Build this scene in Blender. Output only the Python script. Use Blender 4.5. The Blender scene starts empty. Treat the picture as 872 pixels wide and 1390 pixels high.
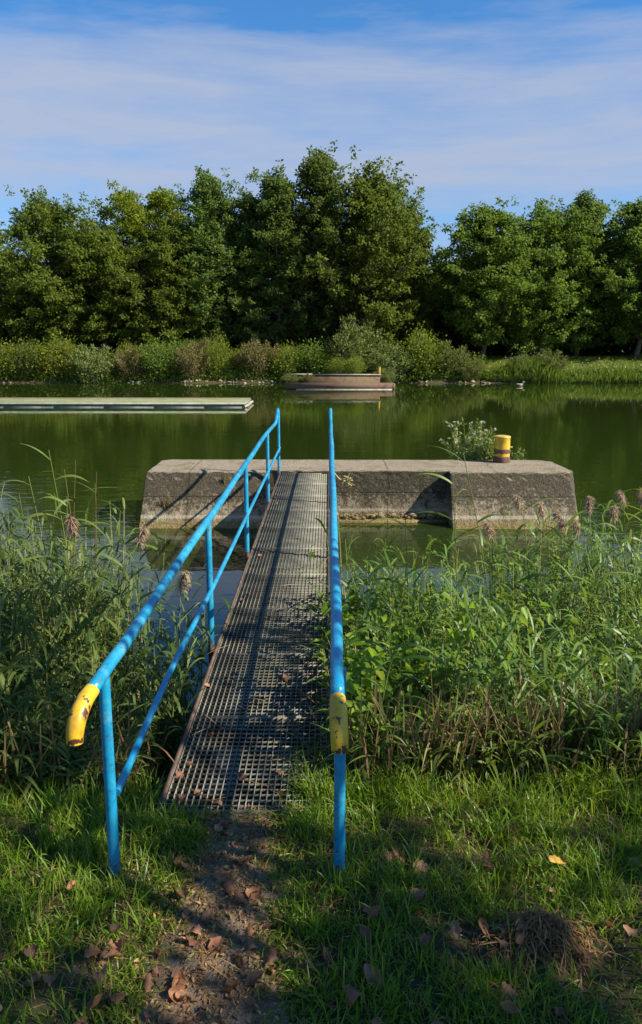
import bpy, math, random
import numpy as np
from math import sin, cos, pi, radians
from mathutils import Vector

random.seed(7)
C = bpy.context.scene.collection
WATER = -0.98

# ------------------------------------------------------------------ materials
MATS = {}

class NT:
    def __init__(s, name):
        s.m = bpy.data.materials.new(name)
        s.m.use_nodes = True
        s.t = s.m.node_tree
        s.t.nodes.clear()
        s.out = s.t.nodes.new('ShaderNodeOutputMaterial')

    def n(s, typ, inputs=None, **props):
        nd = s.t.nodes.new(typ)
        for k, v in props.items():
            setattr(nd, k, v)
        for k, v in (inputs or {}).items():
            s.set(nd, k, v)
        return nd

    def set(s, nd, k, v):
        sock = nd.inputs[k]
        if isinstance(v, bpy.types.NodeSocket):
            s.t.links.new(v, sock)
        elif isinstance(v, bpy.types.Node):
            s.t.links.new(v.outputs[0], sock)
        else:
            if isinstance(v, (tuple, list)) and len(v) == 3 and sock.type == 'RGBA':
                v = (*v, 1)
            sock.default_value = v

    def ramp(s, fac, stops, interp='LINEAR'):
        r = s.t.nodes.new('ShaderNodeValToRGB')
        cr = r.color_ramp
        cr.interpolation = interp
        while len(cr.elements) < len(stops):
            cr.elements.new(0.5)
        for e, (p, c) in zip(cr.elements, stops):
            e.position = p
            if not isinstance(c, (tuple, list)):
                c = (c, c, c)
            e.color = (*c, 1)
        s.t.links.new(fac if isinstance(fac, bpy.types.NodeSocket) else fac.outputs[0], r.inputs[0])
        return r.outputs[0]

    def mix(s, fac, a, b, blend='MIX'):
        m = s.t.nodes.new('ShaderNodeMix')
        m.data_type = 'RGBA'
        m.blend_type = blend
        for idx, v in ((0, fac), (6, a), (7, b)):
            sock = m.inputs[idx]
            if isinstance(v, bpy.types.NodeSocket):
                s.t.links.new(v, sock)
            elif isinstance(v, bpy.types.Node):
                s.t.links.new(v.outputs[0], sock)
            else:
                if isinstance(v, (tuple, list)) and len(v) == 3:
                    v = (*v, 1)
                sock.default_value = v
        return m.outputs[2]

    def math(s, op, a, b=0.0, clamp=False):
        m = s.t.nodes.new('ShaderNodeMath')
        m.operation = op
        m.use_clamp = clamp
        for i, v in enumerate((a, b)):
            if isinstance(v, (bpy.types.NodeSocket, bpy.types.Node)):
                s.t.links.new(v if isinstance(v, bpy.types.NodeSocket) else v.outputs[0], m.inputs[i])
            else:
                m.inputs[i].default_value = v
        return m.outputs[0]

    def noise(s, scale, detail=4, rough=.55, vec=None, coord='Object', stretch=None, dist=0):
        v = vec
        if v is None:
            tc = s.t.nodes.new('ShaderNodeTexCoord')
            v = tc.outputs[coord]
        if stretch:
            mp = s.n('ShaderNodeMapping', {'Vector': v, 'Scale': stretch})
            v = mp.outputs[0]
        nz = s.n('ShaderNodeTexNoise', {'Vector': v, 'Scale': scale, 'Detail': detail, 'Roughness': rough, 'Distortion': dist})
        return nz.outputs[0]

    def pos(s):
        g = s.t.nodes.new('ShaderNodeNewGeometry')
        sp = s.n('ShaderNodeSeparateXYZ', {0: g.outputs['Position']})
        return g, sp

    def principled(s, col, rough=.6, metal=0.0, bump=None, bstr=.3, bdist=.01, spec=.5):
        p = s.n('ShaderNodeBsdfPrincipled', {'Base Color': col, 'Roughness': rough, 'Metallic': metal, 'Specular IOR Level': spec})
        if bump is not None:
            b = s.n('ShaderNodeBump', {'Height': bump, 'Strength': bstr, 'Distance': bdist})
            s.t.links.new(b.outputs[0], p.inputs['Normal'])
        return p

    def finish(s, shader):
        s.t.links.new(shader.outputs[0] if isinstance(shader, bpy.types.Node) else shader, s.out.inputs[0])
        return s.m


def leaf_mat(name, cols, transl=.35, rough=.55, tcol=None, patch=None):
    """cols: list of colours picked per leaf; patch: (scale, colour, lo, hi) slow colour patches"""
    k = NT(name)
    g = k.t.nodes.new('ShaderNodeNewGeometry')
    n = len(cols)
    c = k.ramp(g.outputs['Random Per Island'], [(i / max(1, n - 1), cc) for i, cc in enumerate(cols)])
    oi = k.t.nodes.new('ShaderNodeObjectInfo')
    if patch:
        nz = k.noise(patch[0], 2, coord='Object')
        f = k.ramp(nz, [(patch[2], 0), (patch[3], 1)])
        c = k.mix(f, c, patch[1])
    hsv = k.n('ShaderNodeHueSaturation', {'Color': c,
              'Hue': k.math('ADD', k.math('MULTIPLY', oi.outputs['Random'], .035), .480),
              'Value': k.math('ADD', k.math('MULTIPLY', oi.outputs['Random'], .4), .8)})
    c = hsv.outputs[0]
    p = k.n('ShaderNodeBsdfPrincipled', {'Base Color': c, 'Roughness': rough, 'Specular IOR Level': .3 if rough < .5 else .15})
    tc = k.mix(.55, c, tcol or (.25, .35, .02))
    t = k.n('ShaderNodeBsdfTranslucent', {'Color': tc})
    mx = k.n('ShaderNodeMixShader', {0: transl, 1: p, 2: t})
    return k.finish(mx)


M = {}
def build_mats():
    # foliage
    M['oak'] = leaf_mat('oak_leaf', [(.066, .102, .014), (.108, .150, .020), (.082, .120, .017), (.18, .21, .036)], .42, .6, (.26, .38, .05))
    M['oak_light'] = leaf_mat('light_leaf', [(.15, .21, .014), (.20, .25, .02), (.12, .17, .012)], .38)
    M['poplar'] = leaf_mat('poplar_leaf', [(.056, .094, .018), (.092, .132, .026), (.15, .185, .042)], .42, .6, (.24, .36, .06))
    M['bush_green'] = leaf_mat('bush_green', [(.07, .12, .014), (.11, .165, .018), (.05, .085, .014), (.17, .21, .035)], .3)
    M['bush_yellow'] = leaf_mat('bush_yellow', [(.13, .18, .016), (.19, .22, .02), (.09, .13, .016)], .3)
    M['bush_brown'] = leaf_mat('bush_brown', [(.17, .10, .045), (.13, .13, .035), (.22, .14, .06), (.11, .12, .03), (.08, .05, .03)], .2)
    M['bush_pale'] = leaf_mat('bush_pale', [(.12, .155, .045), (.17, .20, .06), (.08, .11, .03), (.19, .20, .05)], .3)
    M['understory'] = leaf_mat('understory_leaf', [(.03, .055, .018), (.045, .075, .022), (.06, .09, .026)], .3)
    M['maple'] = leaf_mat('maple_leaf', [(.04, .08, .014), (.06, .11, .016)], .35)
    M['grass'] = leaf_mat('grass_blade', [(.08, .155, .012), (.13, .23, .014), (.18, .29, .02), (.05, .11, .012), (.25, .27, .05)], .45, .38, (.36, .48, .02))
    M['drygrass'] = leaf_mat('dry_blade', [(.30, .20, .09), (.22, .13, .06), (.14, .08, .04), (.36, .26, .12)], .25, .7, (.4, .3, .1))
    M['hay'] = leaf_mat('hay_blade', [(.10, .05, .022), (.20, .11, .045), (.34, .21, .085), (.07, .035, .018), (.42, .29, .13)], .15, .8, (.4, .22, .08))
    M['farturf'] = leaf_mat('far_grass_blade', [(.08, .14, .018), (.12, .18, .022), (.16, .18, .04)], .35, .6, (.26, .38, .03))
    M['reed'] = leaf_mat('reed_leaf', [(.06, .115, .018), (.095, .165, .022), (.15, .215, .04), (.045, .09, .018), (.20, .25, .06)], .38, .42, (.32, .42, .04))
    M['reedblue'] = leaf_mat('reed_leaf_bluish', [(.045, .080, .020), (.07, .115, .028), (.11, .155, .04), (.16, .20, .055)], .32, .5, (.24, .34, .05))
    M['reedstem'] = leaf_mat('reed_stem', [(.13, .18, .04), (.24, .23, .08), (.10, .14, .03), (.28, .24, .12)], .1, .5)
    M['drystem'] = leaf_mat('dry_reed_stem', [(.18, .12, .055), (.21, .15, .07), (.15, .09, .04), (.12, .07, .035), (.20, .19, .07)], .15, .6, (.4, .3, .12))
    M['plume'] = leaf_mat('reed_plume', [(.36, .26, .17), (.46, .35, .24), (.26, .17, .11)], .3, .8, (.4, .3, .2))
    M['bindweed'] = leaf_mat('bindweed_leaf', [(.12, .22, .016), (.17, .28, .02), (.08, .17, .016), (.22, .27, .02)], .45, .45, (.4, .55, .03))
    M['nettle'] = leaf_mat('nettle_leaf', [(.08, .14, .014), (.13, .20, .018), (.19, .25, .03)], .38, .42, (.34, .46, .03))
    M['thistle'] = leaf_mat('thistle_leaf', [(.15, .19, .06), (.21, .25, .09), (.11, .15, .05)], .35, .6)
    M['fluff'] = leaf_mat('thistle_fluff', [(.55, .50, .40), (.45, .36, .30), (.62, .58, .5)], .35, .8, (.7, .6, .55))
    M['redherb'] = leaf_mat('red_herb', [(.28, .08, .06), (.20, .10, .05), (.12, .12, .04)], .3)
    # fallen leaves
    for nm, cs in (('leaf_brown', [(.14, .055, .03), (.34, .15, .06), (.22, .085, .04), (.40, .21, .11), (.10, .05, .035)]),
                   ('leaf_yellow', [(.55, .30, .02), (.6, .36, .03)])):
        k = NT(nm)
        oi = k.t.nodes.new('ShaderNodeObjectInfo')
        c = k.ramp(oi.outputs['Random'], [(i / (len(cs) - 1), x) for i, x in enumerate(cs)])
        nz = k.noise(40, 4)
        c = k.mix(k.ramp(nz, [(.4, 0), (.65, .6)]), c, (.07, .035, .02))
        p = k.principled(c, .65)
        t = k.n('ShaderNodeBsdfTranslucent', {'Color': (.45, .18, .05)})
        M[nm] = k.finish(k.n('ShaderNodeMixShader', {0: .2, 1: p, 2: t}))
    # bark
    k = NT('bark')
    nz = k.noise(3, 6, stretch=(6, 6, 1))
    M['bark'] = k.finish(k.principled(k.ramp(nz, [(.3, (.05, .042, .032)), (.7, (.16, .135, .10))]), .85, bump=nz, bstr=.6, bdist=.03))
    k = NT('pale_bark')
    nz = k.noise(4, 6, stretch=(1, 1, 5))
    M['birch'] = k.finish(k.principled(k.ramp(nz, [(.38, (.06, .05, .04)), (.5, (.42, .38, .31))]), .75))
    # blue paint
    k = NT('blue_paint')
    g, sp = k.pos()
    P_ = g.outputs['Position']
    big = k.noise(2.2, 6, .7, vec=P_)
    c = k.ramp(big, [(.35, (.005, .17, .33)), (.5, (.010, .235, .42)), (.68, (.035, .30, .46))])
    chalk = k.noise(9, 7, .75, vec=P_, dist=.5)
    c = k.mix(k.ramp(chalk, [(.5, 0), (.66, .5)]), c, (.10, .34, .46))
    dirt = k.noise(30, 6, .75, vec=P_, stretch=(1, .35, 1))
    c = k.mix(k.ramp(dirt, [(.54, 0), (.66, .6)]), c, (.015, .06, .09))
    rust = k.noise(13, 7, .75, vec=P_, dist=.6)
    low = k.math('MULTIPLY', k.math('SUBTRACT', .22, sp.outputs[2], clamp=True), .9)
    f = k.ramp(k.math('ADD', rust, low), [(.635, 0), (.66, 1)])
    c = k.mix(f, c, k.ramp(dirt, [(.4, (.06, .025, .018)), (.6, (.16, .07, .03))]))
    M['blue'] = k.finish(k.principled(c, k.mix(f, k.ramp(chalk, [(.4, .30), (.7, .6)]), (.85,) * 3), bump=k.math('SUBTRACT', k.math('MULTIPLY', dirt, .5), f), bstr=.25, bdist=.003))
    # yellow paint
    k = NT('yellow_paint')
    c = k.ramp(k.noise(9, 6, .7), [(.35, (.36, .19, .015)), (.5, (.55, .33, .012)), (.7, (.64, .42, .03))])
    r = k.noise(17, 5, .6, dist=.5)
    f = k.ramp(r, [(.555, 0), (.58, 1)])
    c = k.mix(f, c, (.075, .03, .022))
    M['yellow'] = k.finish(k.principled(c, .42, bump=k.math('SUBTRACT', 0, f), bstr=.4, bdist=.003))
    # bollard paint, rust belt under the pin
    k = NT('bollard_paint')
    tc = k.t.nodes.new('ShaderNodeTexCoord')
    sp = k.n('ShaderNodeSeparateXYZ', {0: tc.outputs['Object']})
    c = k.ramp(k.noise(6, 4), [(.3, (.42, .26, .01)), (.7, (.60, .40, .03))])
    nz = k.noise(7, 6, .65, stretch=(1, 1, 2.2))
    band = k.math('SUBTRACT', 1.0, k.math('MULTIPLY', k.math('ABSOLUTE', k.math('SUBTRACT', sp.outputs[2], .235)), 11), clamp=True)
    f = k.ramp(k.math('ADD', k.math('MULTIPLY', band, .42), k.math('MULTIPLY', nz, .8)), [(.60, 0), (.63, 1)])
    c = k.mix(f, c, (.11, .05, .035))
    M['bollard'] = k.finish(k.principled(c, .45, bump=f, bstr=.2, bdist=.004))
    k = NT('bollard_top')
    c = k.ramp(k.noise(9, 6), [(.4, (.30, .22, .10)), (.6, (.55, .38, .06))])
    M['bollard_top'] = k.finish(k.principled(c, .6))
    k = NT('dark_rust')
    nz = k.noise(14, 6)
    M['darkrust'] = k.finish(k.principled(k.ramp(nz, [(.3, (.05, .028, .02)), (.7, (.13, .065, .04))]), .8, bump=nz, bstr=.3))
    k = NT('rusty_steel')
    nz = k.noise(9, 7, .7)
    c = k.ramp(nz, [(.3, (.045, .026, .018)), (.5, (.085, .05, .033)), (.7, (.13, .10, .075))])
    M['rust'] = k.finish(k.principled(c, .75, bump=nz, bstr=.3))
    # galvanised grating
    k = NT('galvanised_grating')
    nz = k.noise(5, 6, .6)
    c = k.ramp(nz, [(.3, (.085, .078, .055)), (.55, (.16, .155, .125)), (.75, (.25, .245, .21))])
    M['grate'] = k.finish(k.principled(c, .6, .25, bump=k.noise(60, 3), bstr=.2, bdist=.002))
    # concrete
    k = NT('concrete')
    g, sp = k.pos()
    P_ = g.outputs['Position']
    agg = k.noise(38, 4, .7, vec=P_)
    mid = k.noise(6, 6, .75, vec=P_)
    sp2 = k.noise(19, 4, .75, vec=P_)
    big = k.noise(1.3, 5, .6, vec=P_)
    c = k.ramp(agg, [(.32, (.14, .115, .08)), (.5, (.31, .26, .19)), (.68, (.52, .45, .35))])
    c = k.mix(k.ramp(sp2, [(.42, .6), (.55, 0)]), c, (.17, .135, .09))
    c = k.mix(k.ramp(big, [(.35, 0), (.7, .45)]), c, (.27, .20, .12))
    spn = k.n('ShaderNodeSeparateXYZ', {0: g.outputs['Normal']})
    side = k.ramp(spn.outputs[2], [(.55, 1), (.85, 0)])
    stk = k.noise(3.5, 5, .7, vec=P_, stretch=(1, 1, .16))
    c = k.mix(k.math('MULTIPLY', k.ramp(stk, [(.50, 0), (.62, .75)]), side), c, (.06, .045, .028))
    pat = k.noise(2.6, 6, .75, vec=P_)
    c = k.mix(k.ramp(pat, [(.50, 0), (.60, .55)]), c, (.13, .11, .06))
    # dark lichen on the walls, growing thicker under the lip
    zf = k.ramp(k.math('ADD', sp.outputs[2], 1.0), [(.12, .0), (.3, .09), (.55, .17), (.93, .23)])
    li = k.math('ADD', k.math('ADD', k.math('MULTIPLY', mid, .30), k.math('MULTIPLY', sp2, .62)), zf)
    lf = k.math('MULTIPLY', k.ramp(li, [(.575, 0), (.605, .97)]), side)
    c = k.mix(lf, c, k.ramp(agg, [(.38, (.022, .019, .014)), (.62, (.095, .082, .052))]))
    # a board mark left by the formwork, and two cracks
    sepx = k.math('ADD', sp.outputs[0], k.math('MULTIPLY', mid, .22))
    def line(v, at, w_):
        return k.math('MULTIPLY', k.math('SUBTRACT', w_, k.math('ABSOLUTE', k.math('SUBTRACT', v, at)), clamp=True), 1.0 / w_)
    ln = k.math('MAXIMUM', k.math('MAXIMUM', line(sepx, 1.28, .012), line(sepx, -2.55, .010)), k.math('MAXIMUM', line(sepx, 3.35, .009), k.math('MULTIPLY', line(k.math('ADD', sp.outputs[2], k.math('MULTIPLY', mid, .03)), -.42, .014), k.math('MULTIPLY', side, .6))))
    c = k.mix(k.math('MULTIPLY', ln, .8, clamp=True), c, (.025, .02, .015))
    # algae tide band
    tide = k.ramp(k.math('ADD', k.math('ADD', sp.outputs[2], 1.0), k.math('MULTIPLY', k.math('SUBTRACT', mid, .5), .22)), [(.0, 1), (.13, 1), (.18, 0)])
    c = k.mix(k.math('MULTIPLY', tide, .8), c, k.ramp(sp2, [(.35, (.10, .07, .025)), (.65, (.30, .22, .08))]))
    lipn = k.ramp(k.math('ADD', k.math('ADD', sp.outputs[2], 1.0), k.math('MULTIPLY', k.math('SUBTRACT', mid, .5), .05)), [(.18, 0), (.20, 1), (.235, 1), (.26, 0)])
    c = k.mix(k.math('MULTIPLY', lipn, .5), c, (.5, .44, .33))
    hgt_ = k.math('SUBTRACT', k.math('ADD', k.math('ADD', k.math('MULTIPLY', agg, .5), k.math('MULTIPLY', mid, .8)), sp2), ln)
    M['concrete'] = k.finish(k.principled(c, .9, bump=hgt_, bstr=1.0, bdist=.03, spec=.25))
    # far dock
    k = NT('dock_wall')
    nz = k.noise(2.2, 5, .6)
    c = k.ramp(nz, [(.35, (.08, .035, .018)), (.5, (.11, .07, .028)), (.65, (.09, .085, .05))])
    M['dockwall'] = k.finish(k.principled(c, .85))
    k = NT('dock_beam')
    nz = k.noise(1.6, 5, .6)
    M['dockbeam'] = k.finish(k.principled(k.ramp(nz, [(.3, (.05, .030, .022)), (.5, (.11, .06, .04)), (.7, (.07, .06, .03))]), .8))
    k = NT('pale_strip')
    M['pale'] = k.finish(k.principled(k.ramp(k.noise(3, 4), [(.3, (.17, .155, .12)), (.7, (.34, .32, .27))]), .7))
    # pontoon
    k = NT('pontoon_deck')
    nz = k.noise(2.0, 5, .6)
    M['pdeck'] = k.finish(k.principled(k.ramp(nz, [(.3, (.09, .11, .035)), (.6, (.17, .165, .09)), (.75, (.13, .15, .04))]), .9))
    k = NT('pontoon_side')
    nz = k.noise(3.0, 5, .6)
    M['pside'] = k.finish(k.principled(k.ramp(nz, [(.3, (.02, .035, .028)), (.7, (.07, .09, .07))]), .6))
    k = NT('pontoon_edge')
    M['pedge'] = k.finish(k.principled(k.ramp(k.noise(3, 4), [(.3, (.12, .15, .13)), (.7, (.22, .25, .22))]), .6))
    # stones
    k = NT('shore_stone')
    oi = k.t.nodes.new('ShaderNodeObjectInfo')
    M['stone'] = k.finish(k.principled(k.ramp(oi.outputs['Random'], [(0, (.10, .085, .05)), (.5, (.22, .19, .11)), (1, (.42, .37, .25))]), .9))
    # path
    k = NT('gravel_path')
    g, sp = k.pos()
    P_ = g.outputs['Position']
    fine = k.noise(110, 4, .7, vec=P_)
    vor = k.n('ShaderNodeTexVoronoi', {'Vector': P_, 'Scale': 85.0})
    md = k.noise(7, 5, .6, vec=P_)
    c = k.ramp(fine, [(.3, (.10, .068, .042)), (.5, (.21, .15, .10)), (.75, (.38, .30, .22))])
    c = k.mix(k.ramp(md, [(.38, .0), (.60, .85)]), c, (.10, .065, .04))
    hh = k.math('ADD', k.math('MULTIPLY', vor.outputs[0], -.35), k.math('MULTIPLY', fine, .7))
    M['path'] = k.finish(k.principled(c, .95, bump=hh, bstr=.9, bdist=.012, spec=.2))
    # soil ground
    k = NT('soil_ground')
    g, sp = k.pos()
    P_ = g.outputs['Position']
    a = k.noise(14, 6, .7, vec=P_)
    b = k.noise(1.1, 4, .6, vec=P_)
    c = k.ramp(a, [(.3, (.035, .024, .014)), (.6, (.085, .058, .033)), (.8, (.15, .11, .06))])
    c = k.mix(k.ramp(b, [(.4, 0), (.6, .6)]), c, (.035, .055, .012))
    far = k.ramp(k.math('MULTIPLY', sp.outputs[1], .01), [(.615, 0), (.63, 1)])
    d = k.noise(.5, 5, .6, vec=P_)
    c = k.mix(far, c, k.ramp(d, [(.3, (.07, .10, .014)), (.7, (.14, .17, .025))]))
    M['soil'] = k.finish(k.principled(c, .95, bump=a, bstr=.8, bdist=.03, spec=.2))
    # water
    k = NT('lake_water')
    g, sp = k.pos()
    P_ = g.outputs['Position']
    r1 = k.noise(1.3, 2, .5, vec=P_, stretch=(1, 2.4, 1))
    r2 = k.noise(6, 1, .5, vec=P_, stretch=(1, 2.0, 1))
    calm = k.noise(.16, 2, .5, vec=P_, stretch=(.6, 1.8, 1))
    dist = k.ramp(k.math('MULTIPLY', sp.outputs[1], .02), [(.18, .3), (.30, 1.0), (.5, .9), (.75, .25), (1.0, .07)])
    h = k.math('ADD', r1, k.math('MULTIPLY', r2, k.math('MULTIPLY', k.ramp(calm, [(.4, .05), (.65, .30)]), 1.0)))
    bp = k.n('ShaderNodeBump', {'Height': h, 'Strength': k.math('MULTIPLY', dist, .30), 'Distance': .03})
    fr = k.n('ShaderNodeFresnel', {'IOR': 1.72, 'Normal': bp.outputs[0]})
    gl = k.n('ShaderNodeBsdfGlossy', {'Color': (.93, .95, .9), 'Roughness': .02, 'Normal': bp.outputs[0]})
    murk = k.n('ShaderNodeBsdfDiffuse', {'Color': (.030, .050, .008)})
    tr = k.n('ShaderNodeBsdfTransparent', {'Color': (.62, .60, .34)})
    body = k.n('ShaderNodeMixShader', {0: .62, 1: tr, 2: murk})
    M['water'] = k.finish(k.n('ShaderNodeMixShader', {0: fr.outputs[0], 1: body, 2: gl}))
    # duck
    k = NT('duck_feathers')
    M['duck'] = k.finish(k.principled(k.ramp(k.noise(20, 3), [(.4, (.10, .07, .05)), (.6, (.25, .2, .16))]), .7))
    k = NT('duck_light')
    M['duckw'] = k.finish(k.principled((.34, .30, .26), .7))
    k = NT('duck_bill')
    M['bill'] = k.finish(k.principled((.5, .3, .05), .5))
    k = NT('old_rope')
    M['rope'] = k.finish(k.principled(k.ramp(k.noise(60, 3), [(.3, (.30, .24, .10)), (.7, (.55, .46, .22))]), .9))

build_mats()

# ------------------------------------------------------------------ mesh helpers
def mesh_np(name, V, F, mat, smooth=False, midx=None):
    """V (n,3) ; F (m,4) int quads (or list of arrays of quads)"""
    V = np.asarray(V, dtype=np.float32).reshape(-1, 3)
    F = np.asarray(F, dtype=np.int32)
    me = bpy.data.meshes.new(name)
    k = F.shape[1]
    me.vertices.add(len(V))
    me.vertices.foreach_set('co', V.ravel())
    me.loops.add(F.size)
    me.loops.foreach_set('vertex_index', F.ravel())
    me.polygons.add(len(F))
    me.polygons.foreach_set('loop_start', np.arange(0, F.size, k, dtype=np.int32))
    me.polygons.foreach_set('loop_total', np.full(len(F), k, dtype=np.int32))
    if smooth:
        me.polygons.foreach_set('use_smooth', np.ones(len(F), dtype=bool))
    for m in (mat if isinstance(mat, (list, tuple)) else [mat]):
        me.materials.append(m)
    if midx is not None:
        me.polygons.foreach_set('material_index', np.asarray(midx, dtype=np.int32))
    me.update(calc_edges=True)
    me.validate()
    return me


class MB:
    """collects quads"""
    def __init__(s):
        s.V = []; s.F = []; s.I = []; s.n = 0

    def add(s, V, F, mi=0):
        V = np.asarray(V, dtype=np.float32).reshape(-1, 3)
        F = np.asarray(F, dtype=np.int32)
        s.V.append(V); s.F.append(F + s.n); s.I.append(np.full(len(F), mi)); s.n += len(V)
        return s

    def box(s, a, b, mi=0):
        (x0, y0, z0), (x1, y1, z1) = a, b
        V = [(x0, y0, z0), (x1, y0, z0), (x1, y1, z0), (x0, y1, z0), (x0, y0, z1), (x1, y0, z1), (x1, y1, z1), (x0, y1, z1)]
        F = [(0, 3, 2, 1), (4, 5, 6, 7), (0, 1, 5, 4), (1, 2, 6, 5), (2, 3, 7, 6), (3, 0, 4, 7)]
        return s.add(V, F, mi)

    def tube(s, pts, rad, n=10, cap=True, mi=0):
        pts = np.asarray(pts, dtype=float)
        k = len(pts)
        rad = np.broadcast_to(np.asarray(rad, dtype=float), (k,))
        T = np.gradient(pts, axis=0)
        T /= np.linalg.norm(T, axis=1)[:, None] + 1e-9
        ref = np.array([1., 0, 0]) if abs(T[0][0]) < .8 else np.array([0, 1., 0])
        V = []
        A = None
        for i in range(k):
            a = ref - T[i] * ref.dot(T[i]) if A is None else A - T[i] * A.dot(T[i])
            a /= np.linalg.norm(a) + 1e-9
            A = a
            b = np.cross(T[i], a)
            for j in range(n):
                t = 2 * pi * j / n
                V.append(pts[i] + rad[i] * (cos(t) * a + sin(t) * b))
        F = []
        for i in range(k - 1):
            for j in range(n):
                F.append((i * n + j, i * n + (j + 1) % n, (i + 1) * n + (j + 1) % n, (i + 1) * n + j))
        s.add(V, F, mi)
        if cap:
            for end, base in ((0, 0), (1, (k - 1) * n)):
                c = pts[0] if end == 0 else pts[-1]
                r = rad[0] if end == 0 else rad[-1]
                # fan as quads: centre duplicated
                ring = V[base:base + n]
                VV = ring + [c]
                FF = []
                for j in range(0, n, 2):
                    q = (j, (j + 1) % n, (j + 2) % n, n)
                    FF.append(q if end else q[::-1])
                s.add(VV, FF, mi)
        return s

    def mesh(s, name, mat, smooth=False):
        return mesh_np(name, np.concatenate(s.V), np.concatenate(s.F), mat, smooth, np.concatenate(s.I))


def link(name, me, parent=None, loc=None):
    o = bpy.data.objects.new(name, me)
    C.objects.link(o)
    if parent is not None:
        o.parent = parent
    if loc is not None:
        o.location = loc
    return o


def tag(o, label, cat, group=None, kind=None):
    if label: o['label'] = label
    if cat: o['category'] = cat
    if group: o['group'] = group
    if kind: o['kind'] = kind
    return o


def thing(name, label, cat, loc=(0, 0, 0), rz=0, group=None):
    o = bpy.data.objects.new(name, None)
    o.empty_display_size = .1
    C.objects.link(o)
    o.location = loc
    o.rotation_euler = (0, 0, rz)
    return tag(o, label, cat, group)


def norm(a):
    return a / (np.linalg.norm(a, axis=-1, keepdims=True) + 1e-9)


def leaves(rs, P, L, W, D=None, flat=0.0, fold=.18, up=None):
    """diamond leaves at P. D directions; flat pulls normals upwards"""
    n = len(P)
    if D is None:
        D = rs.normal(size=(n, 3))
    D = norm(D)
    R = rs.normal(size=(n, 3))
    if flat:
        R = R + np.array([0, 0, 1.]) * flat
    N = norm(R - D * np.sum(R * D, axis=1, keepdims=True))
    S = np.cross(D, N)
    L = (L * (.7 + .6 * rs.rand(n)))[:, None]
    W = W * L / np.mean(L)
    m = P + D * L * .45
    f = N * W * fold
    V = np.stack([P, m + S * W * .5 + f, P + D * L, m - S * W * .5 + f], axis=1).reshape(-1, 3)
    F = np.arange(n * 4).reshape(n, 4)
    return V, F


def broad(rs, P, L, W, D, flat=1.5, fold=.2):
    """pointed oval leaves folded along the midrib"""
    n = len(P)
    D = norm(D)
    R = rs.normal(size=(n, 3)) + np.array([0, 0, 1.]) * flat
    N = norm(R - D * np.sum(R * D, axis=1, keepdims=True))
    S = np.cross(D, N)
    L = (L * (.6 + .7 * rs.rand(n)))[:, None]
    W = W * L / np.mean(L)
    f = N * W * fold
    tip = P + D * L - np.array([0, 0, 1]) * L * .15
    V = np.stack([P, P + D * L * .22 + S * W * .5 + f, P + D * L * .62 + S * W * .36 + f, tip,
                  P + D * L * .62 - S * W * .36 + f, P + D * L * .22 - S * W * .5 + f], axis=1).reshape(-1, 3)
    b = np.arange(n)[:, None] * 6
    return V, np.concatenate([b + np.array([[0, 1, 2, 3]]), b + np.array([[0, 3, 4, 5]])])


def ribbons(rs, B, D, L, W, droop, segs=5, tipw=.03, basew=.6, face=None):
    """drooping tapered blades"""
    n = len(B)
    D = norm(D)
    L = np.broadcast_to(L, (n,))[:, None]
    W = np.broadcast_to(W, (n,))[:, None]
    droop = np.broadcast_to(droop, (n,))[:, None]
    hz = D.copy(); hz[:, 2] = 0
    hz = norm(hz + rs.normal(size=(n, 3)) * .02 * np.array([1, 1, 0]))
    S = norm(np.cross(hz, np.array([0, 0, 1.])) + rs.normal(size=(n, 3)) * .45)
    V = np.zeros((n, segs + 1, 2, 3))
    for i in range(segs + 1):
        t = i / segs
        p = B + L * (D * t + np.array([0, 0, -1.]) * droop * t * t)
        w = (basew + (1 - basew) * min(1, t / .3)) * (1 - max(0, (t - .3) / .7) ** 1.6) + tipw
        V[:, i, 0] = p - S * W * w * .5
        V[:, i, 1] = p + S * W * w * .5
    F = []
    base = np.arange(n)[:, None] * (segs + 1) * 2
    for i in range(segs):
        F.append(base + np.array([[2 * i, 2 * i + 1, 2 * i + 3, 2 * i + 2]]))
    return V.reshape(-1, 3), np.concatenate(F)


# ------------------------------------------------------------------ terrain
def shore_near(x):
    return 4.75 + .12 * np.sin(x * 1.3) + .25 * np.sin(x * .33 + 1)


def hgt(x, y):
    x = np.asarray(x, dtype=float); y = np.asarray(y, dtype=float)
    sn = shore_near(x) - 4.75
    z = np.interp(y - sn, [-400, -2, 1.5, 3.3, 3.62, 3.85, 4.4, 5.0, 6.2, 8.5, 14, 55, 57.6, 60.2, 61.2, 66, 75, 120, 400],
                  [.3, .12, .03, -.01, -.03, -.14, -.50, -.92, -1.35, -1.9, -2.6, -2.6, -1.9, -1.02, -.45, .80, 1.05, 1.0, 2.0])
    near = np.clip((3.4 - y) / .5, 0, 1)
    bump = .018 * np.sin(x * 5.1 + y * 2.3) + .012 * np.sin(x * 11 - y * 7.7)
    edge = np.clip((np.abs(x + .45) - .25) / .4, 0, 1)
    z = z + near * bump * edge + near * edge * .02
    # mound of clippings
    z = z + .07 * np.exp(-(((x - .87) / .26) ** 2 + ((y - 2.72) / .14) ** 2))
    side = np.clip((np.abs(x) - 110) / 25, 0, 1)
    z = np.where((y > 4) & (y < 66), z + side * (1.0 - z), z)
    return z


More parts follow.
